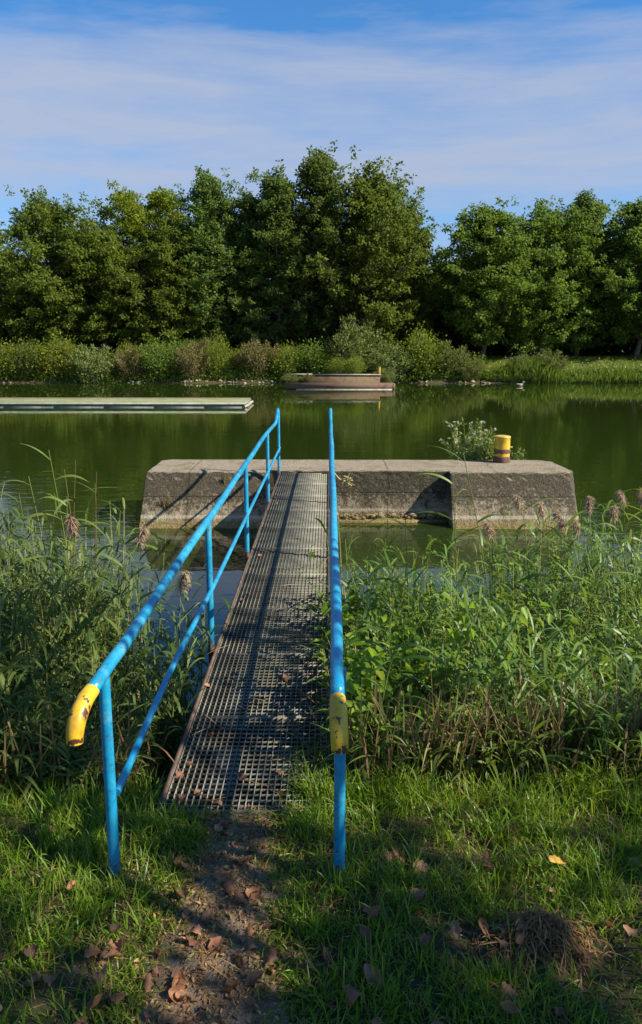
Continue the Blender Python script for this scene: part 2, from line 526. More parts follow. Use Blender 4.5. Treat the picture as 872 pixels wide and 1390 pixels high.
xs = np.concatenate([[-420, -300, -200, -150], np.linspace(-135, -12, 30), np.linspace(-11, -3.2, 25), np.linspace(-3, 3, 101), np.linspace(3.2, 11, 25), np.linspace(12, 135, 30), [150, 200, 300, 420]])
ys = np.concatenate([[-400, -200, -100, -50, -20, -10, -5, -2, 0], np.linspace(.5, 7, 110), np.linspace(7.5, 16, 12), np.linspace(20, 54, 6), np.linspace(55, 78, 40), [85, 100, 130, 200, 300, 450]])
X, Y = np.meshgrid(xs, ys)
Vg = np.stack([X, Y, hgt(X, Y)], -1).reshape(-1, 3)
nx, ny = len(xs), len(ys)
ii, jj = np.meshgrid(np.arange(nx - 1), np.arange(ny - 1))
q = (jj * nx + ii).ravel()
Fg = np.stack([q, q + 1, q + nx + 1, q + nx], -1)
tag(link('ground', mesh_np('ground', Vg, Fg, M['soil'], True)), None, None, kind='structure')

# path sheet with a ragged outline
py_ = np.linspace(.2, 3.66, 70)
rows = []
for i, y in enumerate(py_):
    w = np.interp(y, [.2, 2.4, 3.0, 3.66], [.38, .29, .25, .215])
    c = np.interp(y, [.2, 2.4, 3.66], [-.40, -.45, -.46])
    l = c - w + .035 * sin(y * 9) + .025 * sin(y * 23) + .012 * sin(y * 61)
    r = c + w + .04 * sin(y * 8 + 2) + .025 * sin(y * 19) + .012 * sin(y * 53)
    xx = np.linspace(l, r, 9)
    zz = hgt(xx, np.full(9, y)) + .012
    zz[[0, -1]] -= .02
    rows.append(np.stack([xx, np.full(9, y), zz], -1))
Vp = np.concatenate(rows)
ii, jj = np.meshgrid(np.arange(8), np.arange(len(py_) - 1))
q = (jj * 9 + ii).ravel()
tag(link('path', mesh_np('path', Vp, np.stack([q, q + 1, q + 10, q + 9], -1), M['path'], True)), None, None, kind='structure')

w = MB().add([(-180, 3.0, 0), (180, 3.0, 0), (180, 75, 0), (-180, 75, 0)], [(0, 1, 2, 3)])
tag(link('lake_water', w.mesh('lake_water', M['water']), loc=(0, 0, WATER)), None, None, kind='structure')

# ------------------------------------------------------------------ footbridge
bridge = thing('footbridge', 'narrow steel grating footbridge with blue tube handrails leading from the bank to the concrete pier', 'footbridge', (-.45, 3.62, 0))
B0 = np.array([-.45, 3.62, 0])

def bpart(name, mb, mat, parent=bridge, smooth=False, label=None):
    V = np.concatenate(mb.V) - B0
    me = mesh_np(name, V, np.concatenate(mb.F), mat, smooth, np.concatenate(mb.I))
    o = link(name, me, parent)
    if label: o['label'] = label
    return o

Y0, Y1 = 3.62, 13.92
NP = 10
PL = (Y1 - Y0) / NP
# one grating panel, copied
pm = MB()
xL, xR = -.895, -.005
pl = PL - .014
nl = 25
for i in range(nl):
    x = xL + (xR - xL) * i / (nl - 1)
    t = .0024
    pm.box((x - t, 0, -.034), (x + t, pl, 0))
nc = 21
for i in range(nc):
    y = pl * i / (nc - 1)
    t = .0024 if 0 < i < nc - 1 else .005
    yy0, yy1 = (max(0.001, y - t), min(pl - .001, y + t))
    pm.box((xL + .001, yy0, -.020 if 0 < i < nc - 1 else -.036), (xR - .001, yy1, -.0025 if 0 < i < nc - 1 else .002))
panel_me = pm.mesh('grating_panel', M['grate'])
rr = random.Random(3)
for k_ in range(NP):
    o = link('grating_panel', panel_me, bridge, (.45, k_ * PL + .007, rr.uniform(-.002, .002)))
    o.rotation_euler = (rr.uniform(-.002, .002), rr.uniform(-.003, .003), 0)
# side angles and beams
for x0, x1 in ((-.925, -.903), (.003, .018)):
    b = MB().box((x0, Y0 - .02, -.10), (x1, Y1, .012))
    bpart('edge_angle', b, M['rust'])
for xc in (-.80, -.12):
    b = MB()
    b.box((xc - .05, Y0 - .3, -.052), (xc + .05, Y1 - .02, -.040))
    b.box((xc - .004, Y0 - .3, -.20), (xc + .004, Y1 - .02, -.053))
    b.box((xc - .05, Y0 - .3, -.212), (xc + .05, Y1 - .02, -.201))
    bpart('girder', b, M['darkrust'])
for y in np.arange(Y0 + .9, Y1 - .3, 1.03 * 2):
    bpart('cross_member', MB().box((-.74, y, -.16), (-.18, y + .05, -.055)), M['darkrust'])

def spline(pts, n=12):
    """Catmull-Rom through pts"""
    P = np.array(pts, dtype=float)
    P = np.vstack([2 * P[0] - P[1], P, 2 * P[-1] - P[-2]])
    out = []
    for i in range(1, len(P) - 2):
        for t in np.linspace(0, 1, n, endpoint=False):
            a, b_, c_, d = P[i - 1:i + 3]
            out.append(.5 * ((2 * b_) + (-a + c_) * t + (2 * a - 5 * b_ + 4 * c_ - d) * t * t + (-a + 3 * b_ - 3 * c_ + d) * t ** 3))
    out.append(P[-2])
    return np.array(out)

def handrail(side):
    if side == 'L':
        posts = [(-1.0, 3.10, -.05, 1.02), (-.955, 5.76, -.12, 1.09), (-.94, 8.38, -.12, 1.10), (-.93, 11.35, -.12, 1.09), (-.925, 13.88, -.06, 1.19)]
        top = [(-.997, 2.93, 1.05), (-.985, 3.20, 1.065), (-.955, 5.8, 1.09), (-.94, 8.4, 1.105), (-.93, 11.4, 1.095), (-.928, 13.0, 1.05), (-.928, 13.30, 1.06), (-.927, 13.60, 1.15), (-.926, 13.80, 1.225)]
        yel = [(-.997, 2.93, 1.05), (-1.008, 2.86, 1.035), (-1.018, 2.80, .995), (-1.024, 2.772, .945), (-1.026, 2.765, .898)]
        mid = [(-.978, 3.12, .44), (-.965, 4.4, .505), (-.935, 5.8, .525), (-.92, 8.4, .53), (-.91, 11.4, .515), (-.905, 13.88, .50)]
        lab = 'left handrail, its near end bent down and painted yellow'
    else:
        posts = [(.058, 3.12, -.05, 1.06), (.055, 5.76, -.12, 1.08), (.052, 8.38, -.12, 1.09), (.050, 11.35, -.12, 1.09), (.048, 13.88, -.06, 1.19)]
        top = [(.042, 2.87, 1.045), (.042, 3.2, 1.08), (.046, 5.8, 1.10), (.047, 8.4, 1.105), (.048, 11.4, 1.10), (.048, 13.0, 1.08), (.048, 13.30, 1.09), (.048, 13.60, 1.16), (.048, 13.80, 1.225)]
        yel = [(.042, 2.87, 1.045), (.044, 2.81, 1.022), (.047, 2.765, .975), (.049, 2.742, .925), (.05, 2.735, .885)]
        mid = [(.066, 3.12, .48), (.062, 5.8, .53), (.058, 8.4, .53), (.054, 11.4, .52), (.052, 13.88, .50)]
        lab = 'right handrail, its near end bent down and painted yellow'
    tp_ = spline(top)
    tp_[:, 0] += .0035 * np.sin(tp_[:, 1] * 2.1 + (side == 'L')) * (tp_[:, 1] > 3.3)
    tp_[:, 2] += .004 * np.sin(tp_[:, 1] * 1.3 + 1) * (tp_[:, 1] > 3.3)
    o = bpart('handrail', MB().tube(tp_, .0295, 14), M['blue'], smooth=True, label=lab)
    ys_ = spline(yel, 8)
    rad = np.linspace(0, 1, len(ys_))
    rad = .0335 + .004 * np.sin(rad * pi) 
    me = bpart('yellow_end', MB().tube(ys_, rad, 14), M['yellow'], parent=o, smooth=True)
    for x, y, z0, z1 in posts:
        tb = MB().tube([(x, y, z0), (x, y, z0 + .3), (x, y, z1 - .1), (x, y, z1)], .0265, 12)
        bpart('post', tb, M['blue'], parent=o, smooth=True)
    bpart('mid_rail', MB().tube(spline(mid, 6), .0195, 12), M['blue'], parent=o, smooth=True)
    # weld brackets joining posts to the edge angle
    for x, y, z0, z1 in posts[1:]:
        bx0, bx1 = (x, -.92) if side == 'L' else (.016, x)
        bb = MB().box((min(bx0, bx1), y - .02, -.085), (max(bx0, bx1), y + .02, -.05))
        bpart('bracket', bb, M['rust'], parent=o)
handrail('L')
handrail('R')

# ------------------------------------------------------------------ concrete pier
import bmesh
def pier():
    # outline of top (z=0) and bottom (z=-1.9) rings, recess in the front
    topz, botz = 0.0, -1.9
    bat = .53 * 1.9 / .98
    n = [(-3.50, 14.05), (-1.17, 14.05), (-1.17, 14.22), (2.33, 14.22), (2.33, 14.05), (4.60, 14.05), (4.74, 14.22), (4.66, 15.35), (4.42, 15.58), (-3.30, 15.58), (-3.50, 15.42)]
    base = [(-3.60, 14.05 - bat), (-1.17, 14.05 - bat), (-1.17, 14.24), (2.33, 14.24), (2.33, 14.05 - bat), (4.82, 14.05 - bat), (4.98, 14.05), (4.98, 15.9), (4.7, 16.3), (-3.5, 16.3), (-3.75, 16.0)]
    bm = bmesh.new()
    T = [bm.verts.new((x, y, topz)) for x, y in n]
    Bt = [bm.verts.new((x, y, botz)) for x, y in base]
    bm.faces.new(T)
    for i in range(len(n)):
        j = (i + 1) % len(n)
        bm.faces.new((T[i], Bt[i], Bt[j], T[j]))
    bm.normal_update()
    bmesh.ops.recalc_face_normals(bm, faces=bm.faces)
    ed = [e for e in bm.edges if e.calc_face_angle(0) > .35]
    bmesh.ops.bevel(bm, geom=ed, offset=.035, segments=3, affect='EDGES', profile=.6)
    bmesh.ops.triangulate(bm, faces=[f for f in bm.faces if len(f.verts) > 4])
    for _ in range(5):
        bmesh.ops.subdivide_edges(bm, edges=[e for e in bm.edges if e.calc_length() > .10], cuts=1, use_grid_fill=True)
        bmesh.ops.triangulate(bm, faces=[f for f in bm.faces if len(f.verts) > 4])
    bm.normal_update()
    from mathutils import noise
    for v in bm.verts:
        p = v.co
        k = noise.noise(p * 2.3) * .010 + noise.noise(p * 9) * .007 + noise.noise(p * 21) * .004
        if p.z > -.03 and v.normal.z > .9: k *= .4
        elif p.z > -.12:
            k -= .035 * max(0, noise.noise(p * 5.5 + Vector((3, 1, 7))) - .05) + .02 * max(0, noise.noise(p * 14))
        v.co = p + v.normal * k
    me = bpy.data.meshes.new('concrete_pier')
    bm.to_mesh(me); bm.free()
    me.materials.append(M['concrete'])
    o = link('concrete_pier', me)
    return tag(o, 'long weathered mossy concrete block standing in the water at the end of the footbridge', 'pier')
pier()
# rubble ledge at the foot of the recess
rs = np.random.RandomState(5)
mb = MB()
for i in range(150):
    x = -1.0 + 3.2 * rs.rand(); y = 14.02 + rs.rand() * .15; z = -.95 + rs.rand() * .10
    a = .02 + .045 * rs.rand() ** 2
    mb.tube([(x - a, y, z), (x - a * .5, y, z + .01), (x + a * .5, y, z + .01), (x + a, y, z)], [a * .3, a * .75, a * .7, a * .25], 6)
mb.box((-1.1, 14.0, -1.05), (2.3, 14.2, -.93))
tag(link('rubble_ledge', mb.mesh('rubble_ledge', M['concrete'], True)), 'low crumbling stone ledge at water level in the recess of the concrete pier', 'ledge')

# bollard
bo = thing('bollard', 'round yellow mooring bollard with a rust brown belt standing on the concrete pier', 'bollard', (3.60, 15.28, 0))
def lathe(prof, n=28):
    mb = MB()
    V = []
    for r, z in prof:
        for j in range(n):
            t = 2 * pi * j / n
            V.append((r * cos(t), r * sin(t), z))
    F = []
    for i in range(len(prof) - 1):
        for j in range(n):
            F.append((i * n + j, i * n + (j + 1) % n, (i + 1) * n + (j + 1) % n, (i + 1) * n + j))
    return mb.add(V, F)
link('foot', lathe([(.170, -.01), (.170, .10), (.163, .13), (.155, .131)]).mesh('foot', M['darkrust'], True), bo)
link('body', lathe([(.158, .125), (.159, .16), (.158, .35), (.157, .505), (.160, .510), (.164, .520), (.164, .535), (.158, .543)]).mesh('body', M['bollard'], True), bo)
link('cap', lathe([(.158, .543), (.12, .552), (.06, .556), (.001, .557)]).mesh('cap', M['bollard_top'], True), bo)
link('pin', MB().tube([(-.215, 0, .31), (-.16, 0, .31), (.16, 0, .31), (.215, 0, .31)], .018, 10).mesh('pin', M['yellow'], True), bo)

# old rope beside the bridge on the pier
rp = spline([(.10, 14.15, .012), (.16, 13.98, -.05), (.25, 13.96, -.13), (.36, 13.95, -.10), (.38, 13.95, -.20), (.46, 13.93, -.24)], 8)
mbr = MB().tube(rp, .012, 8)
for i in range(14):
    a = rs.rand(3)
    p = np.array([.34 + .1 * a[0], 13.94, -.16 + .1 * a[1]])
    mbr.tube([p, p + (rs.rand(3) - .5) * .12, p + (rs.rand(3) - .5) * .2], .006, 6)
tag(link('frayed_rope', mbr.mesh('frayed_rope', M['rope'], True)), 'frayed yellowish rope hanging over the pier edge beside the right handrail', 'rope')

# ------------------------------------------------------------------ pontoon, dock
po = thing('pontoon', 'long low floating pontoon with greenish deck reaching in from the left edge of the picture', 'pontoon', (-16, 39.8, WATER))
link('deck', MB().box((-32, -1.40, .262), (11.72, 1.40, .30)).mesh('deck', M['pdeck']), po)
sd = MB().box((-32, -1.38, -.3), (11.6, 1.38, .16))
link('hull', sd.mesh('hull', M['pside']), po)
link('edge_rail', MB().box((-32, -1.43, .165), (11.76, -1.36, .262)).box((-32, 1.36, .165), (11.76, 1.43, .262)).box((11.66, -1.36, .165), (11.76, 1.36, .262)).mesh('edge_rail', M['pedge']), po)
for yy in (-1.2, -.5, .3, 1.1):
    link('end_fender', MB().tube([(11.70, yy - .22, .05), (11.82, yy - .1, .10), (11.84, yy + .1, .10), (11.70, yy + .22, .05)], .07, 8).mesh('end_fender', M['pale'], True), po)
for i in range(9):
    x = 10.6 - i * 2.6
    link('float', MB().box((x - .95, -1.41, -.25), (x + .95, -1.381, .06)).mesh('float', M['pside']), po)

dk = thing('mooring_dock', 'low rusty brown dock wall on the far bank overgrown with shrubs', 'dock', (.76, 52.6, WATER))
link('front_beam', MB().box((-3.75, -.25, .05), (3.75, .15, .46)).mesh('front_beam', M['dockbeam']), dk)
link('waterline_strip', MB().box((-3.0, -.28, -.1), (3.72, -.20, .05)).mesh('waterline_strip', M['pale']), dk)
link('end_block', MB().box((3.72, -.10, -.1), (3.95, 1.6, .40)).mesh('end_block', M['dockwall']), dk)
link('back_wall', MB().box((-3.75, 1.45, -.6), (3.0, 1.7, .93)).mesh('back_wall', M['dockwall']), dk)
link('coping', MB().box((-3.8, 1.40, .93), (-1.9, 1.9, 1.02)).box((-1.88, 1.40, .93), (3.05, 1.9, .99)).mesh('coping', M['pale']), dk)
link('floor_slab', MB().box((-3.74, .15, .0), (3.70, 1.44, .36)).mesh('floor_slab', M['dockbeam']), dk)
sb = thing('small_bollard', 'tiny yellow mooring post standing on the far dock wall', 'bollard', (3.70, 54.3, WATER + .99))
link('body', MB().tube([(0, 0, 0), (0, 0, .25), (0, 0, .52)], [.09, .085, .085], 10).mesh('body', M['yellow'], True), sb)
link('foot', MB().tube([(0, 0, -.02), (0, 0, .06)], .12, 10).mesh('foot', M['darkrust'], True), sb)

# duck
dkk = thing('duck', 'small brown duck swimming near the far bank before the reeds', 'duck', (14.45, 56.5, WATER), rz=.25)
bodyp = [(-.30, 0, .16), (-.24, 0, .13), (-.12, 0, .09), (.02, 0, .08), (.14, 0, .10), (.20, 0, .17), (.21, 0, .25), (.22, 0, .30), (.27, 0, .32), (.32, 0, .31)]
link('body', MB().tube(bodyp, [.01, .05, .10, .12, .09, .05, .045, .06, .055, .02], 10).mesh('body', M['duck'], True), dkk)
link('bill', MB().tube([(.31, 0, .305), (.36, 0, .295), (.40, 0, .29)], [.022, .02, .012], 6).mesh('bill', M['bill'], True), dkk)
for sgn in (-1, 1):
    link('wing', MB().tube([(-.28, sgn * .05, .17), (-.12, sgn * .10, .15), (.06, sgn * .095, .14), (.12, sgn * .06, .13)], [.012, .04, .045, .01], 8).mesh('wing', M['duckw'], True), dkk)

# ------------------------------------------------------------------ trees
def tree_meshes(seed, H, R, c0, nclus, nl, lsize, leafmat, shape='round', cr=.75, barkmat=None, trunk_r=.2):
    """returns (trunk mesh, crown mesh) for a tree of height H and crown radius R; the crown begins at c0*H"""
    rs = np.random.RandomState(seed)
    tr = MB()
    k = 9
    tz = np.linspace(0, H * .88, k)
    wob = np.cumsum(rs.normal(size=(k, 2)) * .13, axis=0)
    wob[0] = 0
    tp = np.stack([wob[:, 0], wob[:, 1], tz], -1)
    tr.tube(tp, np.linspace(trunk_r, .03, k) * np.array([1.35] + [1] * (k - 1)), 8)
    cl = []
    nlimb = int(nclus / 7.2)
    ph = rs.rand() * 6
    for i in range(nlimb):
        u = (i + rs.rand()) / nlimb
        if shape == 'tall':
            e = (sin(pi * min(1, u * .9 + .12)) ** .6) * (1 - .35 * u)
        elif shape == 'dome':
            e = math.sqrt(max(0, 1 - (u * 1.0 - .1) ** 2)) * .98
        else:
            e = (sin(pi * min(1, u * .86 + .13)) ** .75)
        az = i * 2.4 + rs.rand() * .8
        e *= (.72 + .28 * sin(az * 3 + ph) * sin(u * 9 + ph)) * (.8 + .35 * rs.rand())
        zc = H * (c0 + (1 - c0) * u) 
        z0 = min(H * .86, max(H * c0 * .8, zc - H * .10 - R * e * .35))
        p0 = np.array([np.interp(z0, tz, tp[:, 0]), np.interp(z0, tz, tp[:, 1]), z0])
        p1 = np.array([cos(az) * R * e, sin(az) * R * e, min(zc, H * .97)])
        mid_ = (p0 + p1) / 2 + np.array([0, 0, .25]) + rs.normal(size=3) * .2
        lp = spline([p0, mid_, p1], 3)
        tr.tube(lp, np.linspace(trunk_r * .33, .02, len(lp)), 5)
        pr = cr * (1.15 + .8 * rs.rand())
        for q_ in range(8):
            if q_ < 6:
                cc = lp[-1] + rs.normal(size=3) * np.array([.62, .62, .30]) * pr
            else:
                cc = lp[int((.45 + .4 * rs.rand()) * (len(lp) - 1))] + rs.normal(size=3) * cr * .5
            cl.append((cc, cr * (.5 + .5 * rs.rand())))
            if q_ > 3 and shape != 'dome':
                v_ = lp[-1] - lp[0]; v_ = v_ / np.linalg.norm(v_) + rs.normal(size=3) * .35 + [0, 0, .35]
                for w_ in (.9, 1.25):
                    cl.append((cc + v_ * cr * w_, cr * .36 * (1.5 - .5 * w_)))
            if q_ < 3:
                tr.tube([lp[-3], (lp[-3] + cc) / 2 + .05, cc], [.03, .02, .008], 4, cap=False)
    P = []; D = []
    for cc, r in cl:
        m = int(nl * 2.0 * (r / cr) ** 2)
        v = norm(rs.normal(size=(m, 3))) * (rs.rand(m, 1) ** .45) * r
        v[:, 2] *= .6
        v *= 1 + .25 * rs.normal(size=(m, 1)) * (rs.rand(m, 1) < .25)
        P.append(cc + v)
        D.append(v / r + rs.normal(size=(m, 3)) * .7 + np.array([0, 0, -.1]))
    P = np.concatenate(P); D = np.concatenate(D)
    V, F = leaves(rs, P, lsize * .8, lsize * .52, D, flat=1.3)
    return tr.mesh('trunk', barkmat or M['bark'], True), mesh_np('crown', V, F, leafmat)


def place(name, meshes, label, cat, x, y, rz=0, s=1.0, sz=None, group=None, sxy=None):
    t = thing(name, label, cat, (x, y, float(hgt(x, y)) - .05), rz, group)
    t.scale = (sxy or s, sxy or s, sz or s)
    link('trunk', meshes[0], t)
    link('crown', meshes[1], t)
    return t

TM = {
    'oakA': (tree_meshes(11, 14, 5.2, .10, 520, 58, .33, M['oak'], 'round', .8), 14),
    'oakB': (tree_meshes(12, 14, 4.9, .16, 480, 58, .33, M['oak'], 'round', .75), 14),
    'oakC': (tree_meshes(13, 14, 5.4, .08, 540, 56, .33, M['oak'], 'round', .85), 14),
    'tallA': (tree_meshes(14, 16, 3.9, .10, 470, 52, .30, M['poplar'], 'tall', .68), 16),
    'tallB': (tree_meshes(15, 16, 3.6, .10, 440, 52, .30, M['poplar'], 'tall', .66), 16),
    'dome': (tree_meshes(16, 13, 6.0, .2, 520, 70, .28, M['oak_light'], 'dome', .8), 13),
    'birch': (tree_meshes(17, 12, 3.0, .22, 200, 50, .27, M['oak'], 'round', .7, M['birch'], .17), 12),
}
G1 = 'trees on the far bank'
front = [
    # kind, x, y, top z, xy-scale, label
    ('oakC', -34.5, 69, 10.8, .9, 'bushy dark green tree beyond the left end of the far tree line', 'tree'),
    ('birch', -28.6, 65.5, 9.6, .85, 'small green tree with a pale slim trunk at the left edge of the photo', 'tree'),
    ('oakA', -24.2, 67, 14.4, 1.0, 'dark broad tree at the left with ragged top, left of the yellowish domed tree', 'tree'),
    ('dome', -17.0, 72, 16.4, 1.05, 'yellowish green tree with a smooth domed top rising behind the others at the left', 'tree'),
    ('oakB', -20.0, 67.5, 12.0, .9, 'dark green tree directly below and before the yellowish domed tree', 'tree'),
    ('oakC', -14.6, 67.5, 12.2, .9, 'low spreading green tree between the domed tree and the tall ragged tree', 'tree'),
    ('tallA', -10.4, 68, 16.9, 1.0, 'tall ragged tree with sky gaps, left one of the high group in the middle', 'tree'),
    ('tallB', -7.3, 69, 15.4, .95, 'narrow dark tree just right of the tall ragged tree with sky gaps', 'tree'),
    ('tallB', -4.5, 67.5, 16.9, 1.08, 'narrow tall tree above the left handrail end', 'tree'),
    ('tallA', -.7, 68, 18.6, 1.1, 'tallest tree of the far bank, in the centre of the picture', 'tree'),
    ('oakA', 3.9, 67, 16.6, 1.05, 'big leafy oak right of the tallest tree, its right side sloping to the open gap', 'oak tree'),
    ('oakC', 6.3, 69.5, 14.2, .62, 'smaller oak tucked behind the right side of the big leafy oak', 'oak tree'),
    ('oakB', 13.5, 66.5, 13.6, 1.0, 'free standing oak with a visible slim trunk on the grassy bank, right of the gap', 'oak tree'),
    ('oakA', 19.0, 67.5, 13.7, .92, 'rounded oak between the free standing oak and the taller dark tree at the right', 'oak tree'),
    ('tallA', 22.9, 70, 15.3, 1.05, 'taller dark tree with pointed top near the right side of the tree line', 'tree'),
    ('oakB', 27.6, 68, 14.6, 1.0, 'dark tree at the right edge of the photo', 'tree'),
    ('oakC', 33.5, 68, 14.5, 1.05, 'broad dark tree beyond the right edge of the far tree line', 'tree'),
]
for i, (kd, x, y, top, sx, lab, cat) in enumerate(front):
    me, H = TM[kd]
    place('oak_tree' if 'oak' in cat else 'tree', me, lab, cat, x, y, rz=i * 1.7, sxy=sx, sz=(top - float(hgt(x, y))) / H * .955, group=G1)
back = [(-38, 77, 9), (-31, 76, 9.5), (-25.5, 77, 11.5), (-13, 76, 12.5), (-8, 77, 12.5), (-2, 76, 14), (3, 77, 13.5), (8.6, 77, 9.2), (13, 78, 9.5), (17.5, 77, 11.5), (25, 78, 12), (30.5, 77, 12.5), (37, 77, 12)]
bn = ['oakA', 'oakC', 'oakB']
for i, (x, y, top) in enumerate(back):
    me, H = TM[bn[i % 3]]
    place('tree', me, 'shaded dark tree standing in the second row behind the far bank trees', 'tree', x, y, rz=i * 2.1 + .5, sxy=1.12, sz=(top - 1) / H, group='second row trees behind the far bank')

# wood undergrowth: a far mass nobody could count
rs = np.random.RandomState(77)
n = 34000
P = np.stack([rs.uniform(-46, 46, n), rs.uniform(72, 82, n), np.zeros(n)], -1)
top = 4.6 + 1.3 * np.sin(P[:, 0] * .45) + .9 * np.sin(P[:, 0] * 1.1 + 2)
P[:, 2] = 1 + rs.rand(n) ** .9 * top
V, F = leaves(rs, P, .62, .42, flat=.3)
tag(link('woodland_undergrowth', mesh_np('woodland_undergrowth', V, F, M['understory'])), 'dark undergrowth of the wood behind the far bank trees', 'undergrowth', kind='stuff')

# ------------------------------------------------------------------ shrubs on the far bank
def shrub_meshes(seed, R, H, n, lsize, mat, spiky=0.0):
    rs = np.random.RandomState(seed)
    st = MB(); P = []; D = []
    ns = 40
    for i in range(ns):
        az = rs.rand() * 2 * pi; q_ = rs.rand() ** .6
        tip = np.array([cos(az) * R * q_, sin(az) * R * q_, H * (1 - .42 * q_ ** 3) * (.70 + .35 * rs.rand())])
        b0 = np.array([cos(az) * R * .2 * q_, sin(az) * R * .2 * q_, 0])
        pts = spline([b0, (b0 + tip) / 2 + rs.normal(size=3) * .12 + [0, 0, .15], tip], 4)
        st.tube(pts, np.linspace(.035, .008, len(pts)), 5, cap=False)
        m = n // ns
        t = rs.rand(m) ** .6
        idx = (t * (len(pts) - 1)).astype(int)
        base = pts[idx]
        rad = (.42 - .33 * t * (spiky > 0)) * (R / 1.6)
        v = rs.normal(size=(m, 3)) * rad[:, None] * .75
        pp = base + v
        pp[:, 2] = np.abs(pp[:, 2])
        P.append(pp); D.append(v + rs.normal(size=(m, 3)) * .25 + np.array([0, 0, spiky]))
    P = np.concatenate(P); D = np.concatenate(D)
    V, F = leaves(rs, P, lsize, lsize * .5, D, flat=.6)
    return st.mesh('stems', M['bark'], True), mesh_np('foliage', V, F, mat)

SM = {
    'green': shrub_meshes(31, 1.9, 3.0, 5600, .17, M['bush_green']),
    'yellow': shrub_meshes(32, 1.8, 2.8, 5400, .16, M['bush_yellow']),
    'brown': shrub_meshes(33, 1.8, 3.1, 6400, .12, M['bush_brown'], .4),
    'pale': shrub_meshes(34, 1.9, 2.9, 6000, .15, M['bush_pale'], .3),
    'willow': shrub_meshes(35, 2.5, 4.6, 8000, .19, M['bush_pale'], .3),
}
def place_shrub(kd, label, x, y, s=1.0, sz=1.0, rz=0.0, z=None):
    s *= 1.08
    t = thing('shrub', label, 'shrub', (x, y, float(hgt(x, y)) - .08 if z is None else z), rz, 'shrubs along the far bank')
    t.scale = (s, s, sz)
    link('stems', SM[kd][0], t); link('foliage', SM[kd][1], t)

shr = [
    ('green', 'green shrub beyond the left edge of the far bank', -33, 1.1, 1.0),
    ('brown', 'brownish shrub at the left edge of the far bank, under the pale trunked tree', -29.3, 1.0, .95),
    ('yellow', 'yellow green shrub next to the leftmost brownish shrub on the far bank', -26.7, 1.1, 1.0),
    ('green', 'deep green shrub with a low top at the waterside, third shrub from the left edge', -24.1, 1.0, .95),
    ('yellow', 'bright yellow green shrub below the broad dark tree at the left', -21.8, 1.05, 1.05),
    ('pale', 'pale green tall shrub below the yellowish domed tree', -18.9, 1.15, 1.1),
    ('brown', 'reddish brown shrub in the middle of the left bank, behind the pontoon', -16.0, .9, .9),
    ('green', 'fresh green shrub left of the paired brown shrubs behind the pontoon', -13.6, 1.0, .95),
    ('brown', 'brown feathery shrub behind the right half of the pontoon', -11.0, .95, 1.0),
    ('yellow', 'narrow bright green shrub between two brown shrubs', -8.9, .55, 1.15),
    ('brown', 'large rust brown shrub on the bank just left of the dock wall', -5.6, 1.2, 1.0),
    ('yellow', 'yellowish shrub touching the left end of the dock wall', -3.2, .75, .95),
    ('green', 'dark green shrub behind the left part of the dock wall', -.9, 1.0, .95),
    ('willow', 'tallest shrub of the bank, pale green, behind the middle of the dock wall', 2.2, 1.05, 1.12),
    ('pale', 'pale green shrub hanging over the right end of the dock wall', 5.0, 1.05, 1.1),
    ('yellow', 'bushy shrub with pinkish tips right of the dock wall', 7.4, 1.05, 1.3),
    ('pale', 'wide olive shrub right of the dock, sloping down to the grass', 9.6, 1.0, 1.02),
    ('pale', 'lowest olive shrub at the left end of the grassy bank', 11.5, .7, .6),
    ('pale', 'rounded greyish reed willow clump, left one of the pair on the grassy bank', 15.6, .62, .70),
    ('pale', 'rounded greyish reed willow clump, right one of the pair on the grassy bank', 18.0, .78, .80),
]
for i, (kd, lab, x, s, sz) in enumerate(shr):
    place_shrub(kd, lab, x, 61.05 + .3 * sin(i * 2.1), s, sz, rz=i * 1.3)
srr = random.Random(5)
for i in range(16):
    kd = ('green', 'pale', 'yellow', 'brown')[(i * 3) % 4]
    place_shrub(kd, 'shrub in the second row, half hidden behind the waterside shrubs of the far bank', -31 + i * 2.35 + srr.uniform(-.6, .6), 63.1 + srr.uniform(-.5, .6), srr.uniform(.75, 1.1), srr.uniform(.55, .85), rz=i * 2.2)
# low plants on the dock
for i, (x, s, kd, lab) in enumerate([(-2.6, .40, 'pale', 'low scrub at the left end of the far dock floor'), (-1.45, .32, 'brown', 'small reddish weed growing on the floor of the far dock'), (.7, .42, 'yellow', 'left yellow green tuft growing on the far dock wall'), (2.0, .48, 'yellow', 'right yellow green tuft growing on the far dock wall'), (4.2, .5, 'pale', 'small pale bush at the foot of the tiny yellow post on the far dock')]):
    place_shrub(kd, lab, x, 54.9 if i > 1 else 53.4, s, .42 if i > 1 else .28, rz=i, z=WATER + (.95 if i in (2, 3) else .3))

# far bank grass strip and reeds (stuff)
rs = np.random.RandomState(21)
n = 15000
P = np.stack([rs.uniform(8, 42, n), rs.uniform(61.3, 68, n), np.zeros(n)], -1)
P[:, 2] = hgt(P[:, 0], P[:, 1])
V, F = ribbons(rs, P, rs.normal(size=(n, 3)) * .35 + [0, 0, 1], .18 + .14 * rs.rand(n), .05, .2, 2)
tag(link('far_grass', mesh_np('far_grass', V, F, M['farturf'])), 'sunlit grass strip on the far bank', 'grass', kind='stuff')
n = 13000
xx = rs.uniform(12.5, 42, n)
hh = 1.3 + .6 * np.sin(xx * .9) * (xx < 20) + 1.0 * np.exp(-((xx - 17.3) / 1.7) ** 2)
P = np.stack([xx, 60.3 + rs.rand(n) * 1.3, np.zeros(n)], -1)
P[:, 2] = np.maximum(hgt(P[:, 0], P[:, 1]), WATER - .1)
V, F = ribbons(rs, P, rs.normal(size=(n, 3)) * [.35, .35, .1] + [-.05, -.1, 1], hh * (.6 + .6 * rs.rand(n)), .055, .35, 4)
